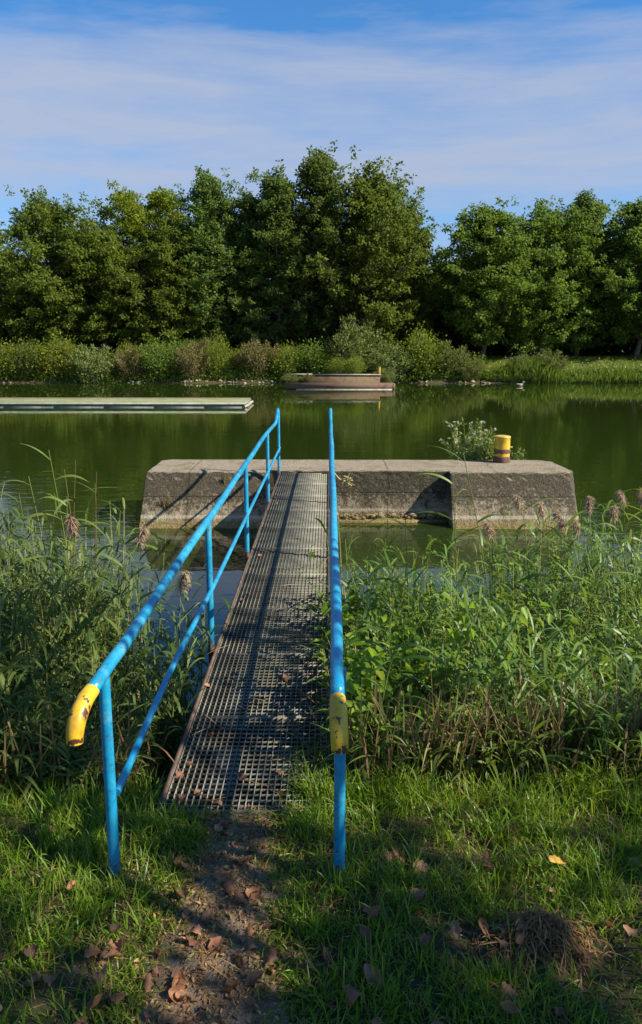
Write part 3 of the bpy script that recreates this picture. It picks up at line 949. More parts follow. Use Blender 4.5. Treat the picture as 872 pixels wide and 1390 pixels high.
V2, F2 = leaves(rs, P[:300] + np.stack([0 * xx[:300], 0 * xx[:300], hh[:300] * (.7 + .35 * rs.rand(300))], -1), .2, .07)
mb = MB().add(V, F, 0).add(V2, F2, 1)
tag(link('far_reeds', mb.mesh('far_reeds', [M['reed'], M['plume']])), 'reed fringe along the right part of the far bank', 'reeds', kind='stuff')
# low greenery between shrubs
n = 30000
P = np.stack([rs.uniform(-40, 13, n), 60.35 + 3 * rs.rand(n) ** 1.5, np.zeros(n)], -1)
P[:, 2] = hgt(P[:, 0], P[:, 1]) + rs.rand(n) * np.interp(P[:, 1], [60.4, 61.2, 63], [.45, 1.2, 1.3])
V, F = leaves(rs, P, .17, .10, flat=.5)
tag(link('bank_undergrowth', mesh_np('bank_undergrowth', V, F, M['bush_green'])), 'low leafy growth between the shrubs of the far bank', 'undergrowth', kind='stuff')

# shore stones
def stone_mesh(seed):
    rs = np.random.RandomState(seed)
    bm = bmesh.new()
    bmesh.ops.create_icosphere(bm, subdivisions=2, radius=1)
    for v in bm.verts:
        v.co *= 1 + .22 * rs.normal() * .6
    me = bpy.data.meshes.new('stone'); bm.to_mesh(me); bm.free(); me.materials.append(M['stone'])
    return me
SMs = [stone_mesh(s) for s in (1, 2, 3)]
rs = np.random.RandomState(9)
for i in range(95):
    x = rs.uniform(-30, -3.4) if i < 70 else rs.uniform(5.2, 13)
    if i < 70 and rs.rand() < .5: x = rs.uniform(-19, -4)
    yy = 60.28 + float(shore_near(x)) - 4.75 + rs.uniform(-.08, .35)
    o = link('stone', SMs[i % 3], loc=(x, yy, float(hgt(x, yy)) + .04))
    k = .06 + .09 * rs.rand() ** 2
    o.scale = (k * 1.3, k, k * .8); o.rotation_euler = (0, 0, rs.rand() * 6)
    tag(o, 'pale rounded stone lying at the waterline of the far bank', 'stone', 'stones along the far waterline')

# ------------------------------------------------------------------ thistle clump on the pier + small herbs
def herb(name, label, cat, loc, seed, n, H, R, leafm, headm=None, lsize=.07, nheads=12, hs=.03, group=None):
    rs = np.random.RandomState(seed)
    t = thing(name, label, cat, loc, 0, group)
    st = MB(); P = []; D = []; HP = []
    for i in range(n):
        az = rs.rand() * 2 * pi; q_ = rs.rand() ** .5
        b0 = np.array([cos(az) * R * .45 * q_, sin(az) * R * .3 * q_, 0])
        tip = np.array([cos(az) * R * q_, sin(az) * R * .6 * q_, H * (.45 + .6 * rs.rand()) * (1 - .35 * q_ * q_)])
        pts = spline([b0, (b0 + tip) / 2 + [0, 0, .08], tip], 4)
        st.tube(pts, np.linspace(.006, .003, len(pts)), 4, cap=False)
        for k in range(22):
            p = pts[rs.randint(1, len(pts))] + rs.normal(size=3) * .02
            P.append(p); D.append(rs.normal(size=3) + [0, 0, .4])
        if headm is not None and tip[2] > H * .5:
            for k in range(nheads):
                c = tip + rs.normal(size=3) * [.05, .05, .04]
                HP.append(c)
                st.tube([pts[-2], c], .0025, 4, cap=False)
    link('stems', st.mesh('stems', M['reedstem']), t)
    V, F = leaves(rs, np.array(P), lsize, lsize * .33, np.array(D), flat=.3)
    link('foliage', mesh_np('foliage', V, F, leafm), t)
    if headm is not None and HP:
        HP = np.array(HP)
        Q = np.repeat(HP, 14, axis=0)
        V, F = leaves(rs, Q, hs, hs * .5)
        link('seed_heads', mesh_np('seed_heads', V, F, headm), t)
    return t
herb('thistle_clump', 'tall thistle clump with fluffy pale seed heads behind the pier, left of the yellow bollard', 'thistle', (3.05, 15.75, -.25), 3, 54, 1.18, .62, M['thistle'], M['fluff'], .10, 1, .04)
herb('weed', 'low green weed growing behind the pier right of the yellow bollard', 'weed', (4.0, 15.75, -.25), 4, 14, .50, .26, M['thistle'], None, .07)
herb('weed', 'fresh green weed directly behind the yellow bollard at its left side', 'weed', (3.45, 15.75, -.2), 5, 22, .75, .2, M['nettle'], None, .08)
herb('red_herb', 'small reddish weed growing from the left face of the pier', 'weed', (-3.05, 13.72, -.70), 6, 10, .36, .10, M['redherb'], None, .035)
herb('red_herb', 'tiny red leaved weed on the pier face behind the left handrail', 'weed', (-1.98, 13.95, -.22), 7, 6, .15, .07, M['redherb'], None, .035)

# ------------------------------------------------------------------ near reeds and plants (stuff)
def reed_bed(name, label, seed, spots, matl, matd, leafscale=1.0, dead=1.0, lean=(0, 0)):
    """spots: (N,4) x,y,base z,height"""
    rs = np.random.RandomState(seed)
    N = len(spots)
    mb = MB()
    B = spots[:, :3]; Hh = spots[:, 3]
    ld = norm(np.stack([rs.normal(size=N) * .16 + lean[0], rs.normal(size=N) * .16 + lean[1], np.ones(N)], -1))
    V, F = ribbons(rs, B, ld, Hh, .009, .06, 3, tipw=.4, basew=1)
    mb.add(V, F, 1)
    # leaves up the stem
    t0 = np.where(B[:, 1] < 4.5, .5, .25)
    for k in range(9):
        t = t0 + (1 - t0) * (k + rs.rand(N)) / 9
        base = B + Hh[:, None] * (ld * t[:, None] + np.array([0, 0, -.06]) * (t ** 2)[:, None])
        az = rs.rand(N) * 2 * pi
        upv = .8 + 1.3 * rs.rand(N)
        D = np.stack([np.cos(az) + lean[0] * 2, np.sin(az) + lean[1] * 2, upv], -1)
        keep = rs.rand(N) < .9
        L = leafscale * (.24 + .24 * rs.rand(N))
        V, F = ribbons(rs, base[keep], D[keep], L[keep], (.014 + .017 * rs.rand(N))[keep], (.25 + .65 * rs.rand(N))[keep], 5)
        mb.add(V, F, 0)
    # dead stems and litter at the foot
    n2 = int(N * 2.2 * dead)
    idx = rs.randint(0, N, n2)
    b2 = B[idx] + rs.normal(size=(n2, 3)) * [.10, .10, 0]
    D = np.stack([rs.normal(size=n2) * .3, rs.normal(size=n2) * .3, np.ones(n2)], -1)
    V, F = ribbons(rs, b2, D, Hh[idx] * (.3 + .5 * rs.rand(n2)), .007, .1, 3, tipw=.5, basew=1)
    mb.add(V, F, 2)
    n3 = int(N * 2 * dead)
    idx = rs.randint(0, N, n3)
    b3 = B[idx] + rs.normal(size=(n3, 3)) * [.1, .1, 0] + np.stack([np.zeros(n3), np.zeros(n3), Hh[idx] * rs.rand(n3) * .6], -1)
    V, F = ribbons(rs, b3, rs.normal(size=(n3, 3)) + [0, 0, .2], .2 + .2 * rs.rand(n3), .011, .9, 4)
    mb.add(V, F, 2)
    o = link(name, mb.mesh(name, [matl, M['reedstem'], M['drystem']]))
    return tag(o, label, 'reeds', kind='stuff')

def spots(seed, n, xr, yr, ztop, hvar=.25, reject=None):
    rs = np.random.RandomState(seed)
    x = rs.uniform(*xr, n); y = rs.uniform(*yr, n)
    if reject is not None:
        k = ~reject(x, y, rs); x, y = x[k], y[k]
    zb = np.maximum(hgt(x, y), WATER - .25) - .02
    h = np.maximum(.25, (ztop(x, y) - zb) * (1 - hvar * rs.rand(len(x))))
    return np.stack([x, y, zb, h], -1)

# right bed: dense from the bank to Y about 9
def ztR(x, y):
    return np.interp(y, [3.9, 4.5, 5.5, 7, 9], [.28, .58, .68, .62, .52]) + .10 * np.sin(x * 2.4 + y) + .16 * np.clip(x - 1.6, 0, 1.6)
rejR = lambda x, y, rs: (x < .12) | ((y > 5.6) & (rs.rand(len(x)) < .35)) | (((x - 1.45) ** 2 / .16 + (y - 7.6) ** 2 / 1.2 < 1) & (rs.rand(len(x)) < .8)) | ((y > 7.0) & (x < 1.9 + .0 * y))
reed_bed('reed_bed', 'dense sunlit reeds and stems right of the footbridge', 41, np.concatenate([spots(41, 3000, (.12, 7), (3.95, 8.9), ztR, .45, rejR), spots(43, 150, (.15, 1.45), (5.5, 6.7), lambda x, y: .98 - .10 * x + .1 * np.sin(x * 9), .4), spots(44, 120, (1.5, 3.6), (6.6, 7.8), lambda x, y: .72 + .08 * np.sin(x * 7), .35)]), M['reed'], None, 1.0)
# left bed
def ztL(x, y):
    return np.interp(y, [3.9, 4.5, 5.5, 7], [.30, .62, .85, .80]) + np.clip(-x - 1.75, -.45, .7) * .72 + .08 * np.sin(x * 3 + y * 2)
rejL = lambda x, y, rs: (x > -1.12) | ((x > -1.45) & (y < 4.9) & (rs.rand(len(x)) < .75)) | ((y > 6.3) & (x > -1.9)) | ((y > 5.5) & (rs.rand(len(x)) < .45))
reed_bed('reed_bed', 'dense shaded bluish green reeds left of the footbridge', 42, np.concatenate([spots(42, 3000, (-7, -1.1), (3.9, 7.2), ztL, .45, rejL), spots(45, 300, (-3.4, -1.85), (5.2, 6.5), lambda x, y: 1.12 + .16 * np.sin(x * 6), .4)]), M['reedblue'], None, 1.0, dead=.6)

rs = np.random.RandomState(47)
n = 3300
x = np.concatenate([rs.uniform(.15, 4.6, 2000), rs.uniform(-4.6, -1.2, 1300)]); y = 3.85 + .45 * rs.rand(n)
P = np.stack([x, y, hgt(x, y) + rs.rand(n) * .32], -1)
V, F = ribbons(rs, P, rs.normal(size=(n, 3)) * [.6, .5, .2] + [0, -.15, .75], .16 + .22 * rs.rand(n), .010 + .014 * rs.rand(n), .3 + .6 * rs.rand(n), 5)
tag(link('sedge_fringe', mesh_np('sedge_fringe', V, F, M['reed'])), 'green blades of sedge along the front of both reed beds', 'sedge', kind='stuff')
rs = np.random.RandomState(48)
for xr, lab, n in (((.12, 4.5), 'tan dead reed stems standing at the front of the right reed bed', 1350), ((-4.5, -1.1), 'tan dead reed stems standing at the front of the left reed bed', 700)):
    x = rs.uniform(*xr, n); y = 3.92 + .5 * rs.rand(n) ** 1.3
    P = np.stack([x, y, hgt(x, y) - .02], -1)
    D = rs.normal(size=(n, 3)) * [.22, .15, .05] + [0, -.06, 1]
    V, F = ribbons(rs, P, D, .30 + .5 * rs.rand(n), .0085, .08, 4, tipw=.5, basew=1)
    n2 = n // 2
    P2 = P[:n2] + [0, -.05, .1] + rs.rand(n2, 3) * [.1, .1, .35]
    V2, F2 = ribbons(rs, P2, rs.normal(size=(n2, 3)) + [0, 0, -.1], .15 + .15 * rs.rand(n2), .012, .8, 4)
    tag(link('dead_reeds', MB().add(V, F).add(V2, F2).mesh('dead_reeds', M['drystem'])), lab, 'dead reeds', kind='stuff')

# broad-leaved nettles and herbs through the right bed
def leafy(name, label, cat, seed, pts, hts, mat, ls, per=26, wide=.45):
    rs = np.random.RandomState(seed)
    mb = MB()
    P = []; D = []
    for (x, y, z), h in zip(pts, hts):
        ln = rs.normal(size=2) * .12
        for k in range(per):
            t = .45 + .55 * rs.rand()
            az = (k % 2) * pi + int(t * 12) * 1.57 + rs.normal() * .3
            P.append((x + ln[0] * t * h + .01 * rs.normal(), y + ln[1] * t * h + .01 * rs.normal(), z + h * t))
            D.append((cos(az), sin(az), .25 + .3 * rs.normal()))
        mb.tube([(x, y, z), (x + ln[0] * h, y + ln[1] * h, z + h)], [.004, .002], 4, cap=False, mi=1)
    V, F = broad(rs, np.array(P), ls, ls * wide, np.array(D), 2.0)
    mb.add(V, F, 0)
    return tag(link(name, mb.mesh(name, [mat, M['reedstem']])), label, cat, kind='stuff')

rs = np.random.RandomState(51)
n = 380
x = rs.uniform(.1, 4.2, n); y = rs.uniform(4.0, 7.2, n)
x[:200] = rs.uniform(.1, .85, 200); y[:200] = rs.uniform(4.0, 6.6, 200)
y = np.maximum(y, 4.2)
zb = np.maximum(hgt(x, y), WATER)
ht = np.maximum(.2, np.interp(y, [4, 4.6, 7], [.25, .55, .55]) - zb) * (.55 + .45 * rs.rand(n))
leafy('nettles', 'leafy nettles and herbs growing among the reeds right of the footbridge', 'nettles', 52, np.stack([x, y, zb], -1), ht, M['nettle'], .075, 26)
# bright bindweed patches
cs = [(.24, 4.35, .42, 60), (.32, 4.6, .50, 50), (.28, 4.15, .20, 60), (.50, 4.7, .48, 26), (.95, 5.0, .55, 22), (1.5, 5.2, .55, 22), (.9, 4.5, .25, 18), (.14, 4.9, .55, 22), (2.2, 4.6, .30, 18), (.55, 4.2, .10, 24)]
P = []
for cx_, cy_, cz_, m in cs:
    P.append(np.array([cx_, cy_, cz_]) + rs.normal(size=(m, 3)) * [.09, .10, .10])
P = np.concatenate(P)
V, F = broad(rs, P, .075, .052, rs.normal(size=(len(P), 3)) * [1, 1, .5] + [0, -.3, -.3], 1.6)
tag(link('bindweed', mesh_np('bindweed', V, F, M['bindweed'])), 'bright yellow green bindweed leaves climbing in the reeds beside the right handrail', 'bindweed', kind='stuff')

# ------------------------------------------------------------------ individual tall reeds
def reed_stalk(label, x, y, ztop, lean, seed, plume=False, mat='reed', nl=8, L=.42, group='tall reeds standing out of the reed beds', dry=False):
    rs = np.random.RandomState(seed)
    zb = max(float(hgt(x, y)), WATER - .2)
    h = ztop - zb
    t = thing('reed', label, 'reed', (x - lean[0] * h, y - lean[1] * h, zb), 0, group)
    pts = np.array([(0, 0, 0), (lean[0] * h * .25, lean[1] * h * .25, h * .38), (lean[0] * h * .6, lean[1] * h * .6, h * .72), (lean[0] * h, lean[1] * h, h)])
    sp = spline(pts, 4)
    link('stem', MB().tube(sp, np.linspace(.0055, .003, len(sp)), 6).mesh('stem', M['drystem'] if dry else M['reedstem'], True), t)
    if nl:
        tt = np.linspace(.30, .97, nl)
        base = np.stack([np.interp(tt * h, sp[:, 2], sp[:, i]) for i in range(3)], -1)
        az = np.arange(nl) * pi + rs.normal(size=nl) * .45 + rs.normal() * .3
        D = np.stack([np.cos(az), np.sin(az) * .6, .5 + .5 * rs.rand(nl)], -1)
        V, F = ribbons(rs, base, D, L * (.7 + .5 * rs.rand(nl)), .026, .3 + .5 * rs.rand(nl), 7)
        link('foliage', mesh_np('foliage', V, F, M[mat]), t)
    if plume:
        m = 340
        u = rs.rand(m)
        side = np.array([lean[0] * 4 + .5 * rs.choice([-1, 1]) * .6, lean[1] * 2, 0])
        base = sp[-1] + np.outer(u * .13, [0, 0, 1]) + np.outer(u ** 2 * .10, side) * 1.0
        V, F = ribbons(rs, base - [0, 0, .04], rs.normal(size=(m, 3)) * .55 + side * .8 + [0, 0, .35], .045 + .04 * rs.rand(m), .007, .6, 3)
        link('plume', mesh_np('plume', V, F, M['plume']), t)
    return t

tall = [
    ('full leafed reed right beside the tallest reed at the left, slightly lower', -2.18, 6.05, 1.45, (-.05, 0), False, 'reed', False),
    ('reed with long leaves pointing left, just inside the left picture edge', -2.42, 5.9, 1.42, (-.10, 0), False, 'reed', False),
    ('dark leafy reed behind the two dry stems at the left', -1.98, 6.2, 1.30, (.02, 0), False, 'reedblue', False),
    ('tall leafy reed behind the highest brown plume at the right picture edge', 2.80, 6.5, 1.25, (-.06, 0), False, 'reed', False),
    ('leaning reed with long drooping blades hanging over the grass right of the handrail', .42, 4.15, .80, (.16, -.02), False, 'reed', False),
    # label, x, y, ztop, lean, plume, mat, dry
    ('tallest green reed at the far left, arching leaves against the dark lake', -2.28, 6.0, 1.62, (-.08, 0), False, 'reed', False),
    ('thin pale dry reed stem just right of the tallest reed at the left', -2.10, 6.1, 1.52, (.06, 0), False, None, True),
    ('second pale dry reed stem at the left, leaning right over the lake', -1.93, 6.1, 1.42, (.05, .0), False, None, True),
    ('bright green reed in front of the two dry stems at the left', -2.12, 5.9, 1.25, (.03, 0), False, 'reed', False),
    ('leafy reed leaning out at the very left edge of the picture', -2.55, 6.0, 1.25, (-.06, 0), False, 'reedblue', False),
    ('reed with a small brown plume, left of the tall green reed group', -2.05, 5.8, 1.02, (.02, 0), True, 'reedblue', False),
    ('reed with a ragged tan plume between left reeds and handrail', -1.55, 5.9, .90, (.03, 0), True, 'reedblue', False),
    ('low reed with a pale tan plume beside the left handrail', -1.22, 5.9, .52, (.04, 0), True, 'reedblue', False),
    ('leafy green reed filling the space below the tallest reed at the left', -2.35, 5.7, 1.08, (-.03, 0), False, 'reed', False),
    ('bluish reed with drooping tip close to the left picture edge, lower than the tall ones', -2.45, 5.5, .95, (.04, 0), False, 'reedblue', False),
    ('reed bending right over the water between the plumed reeds and the left handrail', -1.62, 5.7, .78, (.12, 0), False, 'reedblue', False),
    ('slim reed with long side leaves before the shaded left end of the pier', -1.40, 6.3, .98, (.08, 0), False, 'reed', False),
    ('tall reed with hanging leaves before the dark recess of the pier', 1.02, 6.0, 1.42, (-.05, 0), False, 'reed', False),
    ('long bent reed stem crossing the pier right of the recess', 1.10, 6.0, 1.60, (-.16, 0), False, 'reed', False),
    ('reed with drooping leaves just right of the handrail, before the middle of the pier', .62, 5.8, 1.10, (-.04, 0), False, 'reed', False),
    ('leafy reed leaning left directly below the right half of the pier', 1.45, 6.6, .72, (-.14, 0), False, 'reed', False),
    ('dense leafy reed leaning left in front of the right pier end', 2.15, 6.8, .66, (-.16, 0), False, 'reed', False),
    ('broad leaved reed swept to the left near the right picture edge', 2.75, 6.9, .78, (-.18, 0), False, 'reed', False),
    ('reed with a light brown plume before the right half of the pier, leftmost plume', 1.62, 7.2, .62, (-.03, 0), True, 'reed', False),
    ('reed with an upright round plume before the right half of the pier', 1.92, 7.2, .90, (-.10, 0), True, 'reed', False),
    ('reed with a wide brown plume before the right end of the pier', 2.18, 7.3, .80, (-.10, 0), True, 'reed', False),
    ('reed with a drooping shaggy plume at the right end of the pier', 2.34, 7.2, .72, (-.12, 0), True, 'reed', False),
    ('reed with a dark plume nodding over the water right of the pier', 2.72, 7.6, .80, (-.08, 0), True, 'reed', False),
    ('reed with a small round plume just right of the pier end', 2.62, 7.6, .56, (-.06, 0), True, 'reed', False),
    ('reed with a fluffy tan plume, second from the right edge group', 3.16, 7.8, .82, (-.06, 0), True, 'reed', False),
    ('low reed with a small tan plume left of the right edge group', 3.02, 7.7, .68, (-.06, 0), True, 'reed', False),
    ('reed with a purple brown plume near the right edge of the picture', 3.38, 7.8, .84, (-.04, 0), True, 'reed', False),
    ('reed with a high brown plume cut off by the right edge of the picture', 2.72, 6.2, 1.42, (.0, 0), True, 'reed', False),
    ('bare reed stem standing upright at the right edge of the picture', 2.90, 6.9, 1.10, (-.01, 0), False, None, True),
]
for i, (lab, x, y, zt, ln, pm_, mt, dry) in enumerate(tall):
    reed_stalk(lab, x, y, zt, ln, 200 + i, pm_, mt or 'reed', 0 if mt is None else (7 if pm_ else 12), dry=dry)

# arching big leaves near the right handrail
# ------------------------------------------------------------------ near grass (stuff)
rs = np.random.RandomState(61)
n = 85000
x = rs.uniform(-3.4, 3.4, n); y = 1.2 + 2.95 * rs.rand(n)
# tufts
tx = rs.uniform(-3.4, 3.4, 900); ty = 1.2 + 2.95 * rs.rand(900)
k = rs.rand(n) < .6
ti = rs.randint(0, 900, n)
x = np.where(k, tx[ti] + rs.normal(size=n) * .045, x); y = np.where(k, ty[ti] + rs.normal(size=n) * .045, y)
pw = np.interp(y, [1, 2.4, 3.0, 3.66], [.36, .27, .22, .19])
d = np.abs(x + .455 + .05 * np.sin(y * 7)) - pw + .05 * np.sin(y * 21 + x * 9) - .03
keep = (d > 0) | (rs.rand(n) < .012)
keep &= ~((y > 3.56) & (x > -.95) & (x < -.18 + .1 * np.sin(y * 9)))
keep &= ~((y > 3.9) & (x > -1) & (x < .05))
mound = ((x - .80) / .40) ** 2 + ((y - 2.66) / .13) ** 2
keep &= (mound > 1) | (rs.rand(n) < .06)
bare = (np.sin(x * 3.1 + 1) * np.sin(y * 4.3 + .5) > .55) & (y < 3.0)
keep &= ~bare | (rs.rand(n) < .35)
x, y, d, ti = x[keep], y[keep], d[keep], ti[keep]
n = len(x)
th = .6 + .8 * rs.rand(900)
L = np.interp(y, [1.2, 2.6, 3.4, 4.1], [.09, .12, .17, .26]) * (.55 + .75 * rs.rand(n)) * th[ti]
L *= np.clip(.45 + d * 4, .45, 1)
P = np.stack([x, y, hgt(x, y) - .005], -1)
D = rs.normal(size=(n, 3)) * [.42, .42, .1] + [0, 0, 1]
V, F = ribbons(rs, P, D, L, .0045 + .0035 * rs.rand(n), .15 + .55 * rs.rand(n), 4)
tag(link('grass', mesh_np('grass', V, F, M['grass'])), 'long green grass on the near bank either side of the path', 'grass', kind='stuff')
# dry blades mixed in
n = 5200
x = rs.uniform(-3, 3, n); y = 1.6 + 2.4 * rs.rand(n)
k = (np.abs(x + .455) > .36) & ~((y > 3.5) & (x > -.95) & (x < .02))
x, y = x[k], y[k]; n = len(x)
P = np.stack([x, y, hgt(x, y) + .01], -1)
V, F = ribbons(rs, P, rs.normal(size=(n, 3)) * [.8, .8, .1] + [0, 0, .45], .10 + .1 * rs.rand(n), .0045, .4, 4)
tag(link('dry_grass', mesh_np('dry_grass', V, F, M['drygrass'])), 'straw coloured dead blades lying among the green grass', 'dead grass', kind='stuff')

# hay mound
n = 1700
a = rs.normal(size=(n, 2))
x = .88 + a[:, 0] * .12; y = 2.70 + a[:, 1] * .06
P = np.stack([x, y, hgt(x, y) + .01 + .09 * np.exp(-(a ** 2).sum(1)) * rs.rand(n)], -1)
V, F = ribbons(rs, P, rs.normal(size=(n, 3)) * [1, 1, .5] + [0, 0, .1], .03 + .06 * rs.rand(n), .0055, .7, 4)
tag(link('hay_clump', mesh_np('hay_clump', V, F, M['hay'])), 'small heap of brown hay and torn turf in the grass at the lower right', 'hay heap')

# straw lying on the grating
n = 130
x = rs.uniform(-.88, -.02, n); y = 3.65 + 6 * rs.rand(n) ** 2
x[:70] = -.03 - .25 * rs.rand(70) ** 2
P = np.stack([x, y, np.full(n, .006) + .01 * rs.rand(n)], -1)
D = rs.normal(size=(n, 3)) * [1, .6, 0] + [0, 0, .10]
V, F = ribbons(rs, P, D, .08 + .2 * rs.rand(n), .006, .10, 4)
tag(link('straw_litter', mesh_np('straw_litter', V, F, M['drygrass'])), 'thin dry straw scattered over the near end of the bridge grating', 'straw', kind='stuff')
# grass pushing over the right and near edge of the grating
n = 900
x = np.concatenate([rs.uniform(-.28, .0, 450) , rs.uniform(-.95, 0, 450)])
y = np.concatenate([3.55 + .75 * rs.rand(450) ** 1.5, 3.50 + .12 * rs.rand(450)])
kx = ~((x < -.2) & (x > -.72) & (rs.rand(n) < .8))
x, y = x[kx], y[kx]; n = len(x)
P = np.stack([x, y, np.full(n, -.03)], -1)
V, F = ribbons(rs, P, rs.normal(size=(n, 3)) * [.6, .5, .1] + [-.1, 0, 1], .08 + .12 * rs.rand(n), .006, .5, 4)
tag(link('edge_grass', mesh_np('edge_grass', V, F, M['grass'])), 'grass growing through the near end and right edge of the bridge grating', 'grass', kind='stuff')

# crumbs of leaf, twig and soil on and beside the path
n = 5200
y = rs.uniform(1.7, 3.68, n)
x = -.455 + rs.normal(size=n) * np.interp(y, [2, 3.6], [.27, .20])
P = np.stack([x, y, hgt(x, y) + .016], -1)
V, F = leaves(rs, P, .016 + .018 * rs.rand(n) ** 2, .009, rs.normal(size=(n, 3)) * [1, 1, .25], flat=1.2)
n2 = 260
P2 = P[:n2] + [0, 0, .004]
V2, F2 = ribbons(rs, P2, rs.normal(size=(n2, 3)) * [1, 1, .06] + [0, 0, .05], .05 + .10 * rs.rand(n2), .0035, .06, 3)
tag(link('leaf_crumbs', MB().add(V, F).add(V2, F2).mesh('leaf_crumbs', M['hay'])), 'brown crumbs of leaves and twigs scattered on the path and its edges', 'litter', kind='stuff')
# short grass creeping in over the path edges
n = 2600
y = rs.uniform(1.8, 3.68, n)
sd = np.where(rs.rand(n) < .5, -1, 1)
x = -.455 + sd * (np.interp(y, [2.4, 3.66], [.30, .20]) + .07 * rs.normal(size=n) + .04 * np.sin(y * 11 + sd))
P = np.stack([x, y, hgt(x, y)], -1)
V, F = ribbons(rs, P, rs.normal(size=(n, 3)) * [.6, .6, .1] + [0, 0, .8], .04 + .09 * rs.rand(n), .0055, .5, 4)
tag(link('path_edge_grass', mesh_np('path_edge_grass', V, F, M['grass'])), 'short ragged grass creeping over both edges of the path', 'grass', kind='stuff')

# ------------------------------------------------------------------ fallen leaves
def leaf_mesh(seed, mat, L=.062):
    rs = np.random.RandomState(seed)
    nu, nv = 9, 6
    V = []
    lob = 3 + rs.randint(0, 2)
    c1, c2, tw = rs.uniform(4, 14), rs.uniform(10, 30), rs.uniform(-14, 14)
    for i in range(nu):
        u = i / (nu - 1)
        w = .42 * L * (sin(pi * min(1, u * .95 + .03)) ** .7) * (1 + .30 * sin(u * pi * 2 * lob))
        for j in range(nv):
            v = (j / (nv - 1) - .5) * 2
            x = (u - .5) * L; y = v * w
            z = c1 * x * x + c2 * y * y * (1 if seed % 2 else -.6) + tw * x * y + .006 * rs.rand()
            V.append((x, y, z))
    V = np.array(V); V[:, 2] -= V[:, 2].min()
    F = [(i * nv + j, i * nv + j + 1, (i + 1) * nv + j + 1, (i + 1) * nv + j) for i in range(nu - 1) for j in range(nv - 1)]
    V2 = V + [0, 0, .0008]
    mb = MB().add(V, F)
    return mb.mesh('fallen_leaf', mat, True)
LB = [leaf_mesh(s, M['leaf_brown']) for s in range(1, 8)]
rs = np.random.RandomState(91)
def drop(i, x, y, lab, grp, s=1.0, dz=.004, name='fallen_leaf', me=None):
    z = float(hgt(x, y)) + .014 if not (y > 3.64 and -.92 < x < 0) else .004
    o = link(name, me or LB[i % len(LB)], loc=(x, y, z + dz))
    o.rotation_euler = (rs.normal() * .38, rs.normal() * .38 + (3.14 if rs.rand() < .3 else 0), rs.rand() * 6.28)
    o.scale = (s * rs.uniform(.8, 1.25), s * rs.uniform(.65, 1.05), s)
    return tag(o, lab, 'fallen leaf', grp)
for i in range(120):
    y = 1.9 + 1.7 * rs.rand()
    if i < 55: y = 2.1 + 1.0 * rs.rand()
    x = -.455 + rs.normal() * np.interp(y, [2.2, 3.6], [.21, .13])
    drop(i, x, y, 'curled brown fallen leaf lying on the gravel path in the foreground', 'brown leaves on the path', .55 + .75 * rs.rand() ** 1.5)
for i in range(34):
    x = rs.uniform(-1.6, 1.8); y = rs.uniform(2.2, 3.4)
    if abs(x + .455) < .4: x += .85
    drop(i, x, y, 'curled brown fallen leaf caught in the foreground grass', 'brown leaves in the grass', .8 + .6 * rs.rand(), dz=.035)
for i in range(22):
    x = rs.uniform(-1.35, -.8) if i < 14 else rs.uniform(.35, 1.35); y = rs.uniform(2.3, 2.75)
    drop(i, x, y, 'curled brown fallen leaf caught in the foreground grass', 'brown leaves in the grass', .9 + .6 * rs.rand(), dz=.03)
for i, (x, y) in enumerate([(-.80, 3.72), (-.72, 3.77), (-.86, 3.95), (-.83, 4.08), (-.74, 4.38), (-.68, 4.45), (-.28, 4.0), (-.50, 3.93), (-.25, 3.75), (-.87, 5.1), (-.60, 3.70), (-.79, 8.4), (-.84, 11.6), (-.80, 11.3), (-.3, 5.2), (-.83, 6.9)]):
    drop(i + 3, x, y, 'brown fallen leaf lying on the steel grating', 'brown leaves on the grating', .8 + .4 * rs.rand())
drop(1, 1.07, 3.10, 'single bright yellow orange leaf in the grass at the lower right', None, 1.25, .07, me=leaf_mesh(21, M['leaf_yellow']))
drop(2, .50, 4.05, 'yellow leaf hanging low in the plants right of the handrail', None, .9, .30, me=leaf_mesh(24, M['leaf_yellow']))

# ------------------------------------------------------------------ the tree that shades the near bank (out of frame, right)
def shade_tree(name, label, x0, y0, H, clusters, seed, tr_=.16):
    rs = np.random.RandomState(seed)
    t = thing(name, label, 'tree', (x0, y0, 0))
    mb = MB()
    tp = np.array([(0, 0, 0), (.05, .05, H * .3), (-.05, .1, H * .6), (0, .1, H * .95)])
    sp = spline(tp, 5)
    mb.tube(sp, np.linspace(tr_, .04, len(sp)), 10)
    P = []
    for (cx_, cy_, cz_, r, m) in clusters:
        c = np.array([cx_ - x0, cy_ - y0, cz_])
        z0 = min(H * .85, max(1.6, cz_ - .35 * np.hypot(c[0], c[1]) - .4))
        p0 = np.array([np.interp(z0, sp[:, 2], sp[:, 0]), np.interp(z0, sp[:, 2], sp[:, 1]), z0])
        lp = spline([p0, (p0 + c) / 2 + [0, 0, .25], c], 4)
        mb.tube(lp, np.linspace(.05, .012, len(lp)), 6)
        sub = max(3, int(m / 28))
        for q in range(sub):
            cc = c + norm(rs.normal(size=3)) * r * rs.rand() ** .4 * [1, 1, .55]
            mb.tube([lp[-3], (lp[-3] + cc) / 2 + .04, cc], [.012, .008, .004], 4, cap=False)
            P.append(cc + rs.normal(size=(28, 3)) * [.16, .16, .08])
    P = np.concatenate(P)
    V, F = leaves(rs, P, .14, .11, rs.normal(size=P.shape) + [0, 0, -.3], flat=1.5)
    link('trunk', mb.mesh('trunk', M['bark'], True), t)
    link('crown', mesh_np('crown', V, F, M['maple']), t)
    return t

S = np.array([1.25, -.42, 1.0])
def toward(x, y, z, h):
    """point at height h on the sun ray through (x,y,z)"""
    k = (h - z)
    return (x + S[0] * k, y + S[1] * k, h)
cl = []
rs = np.random.RandomState(123)
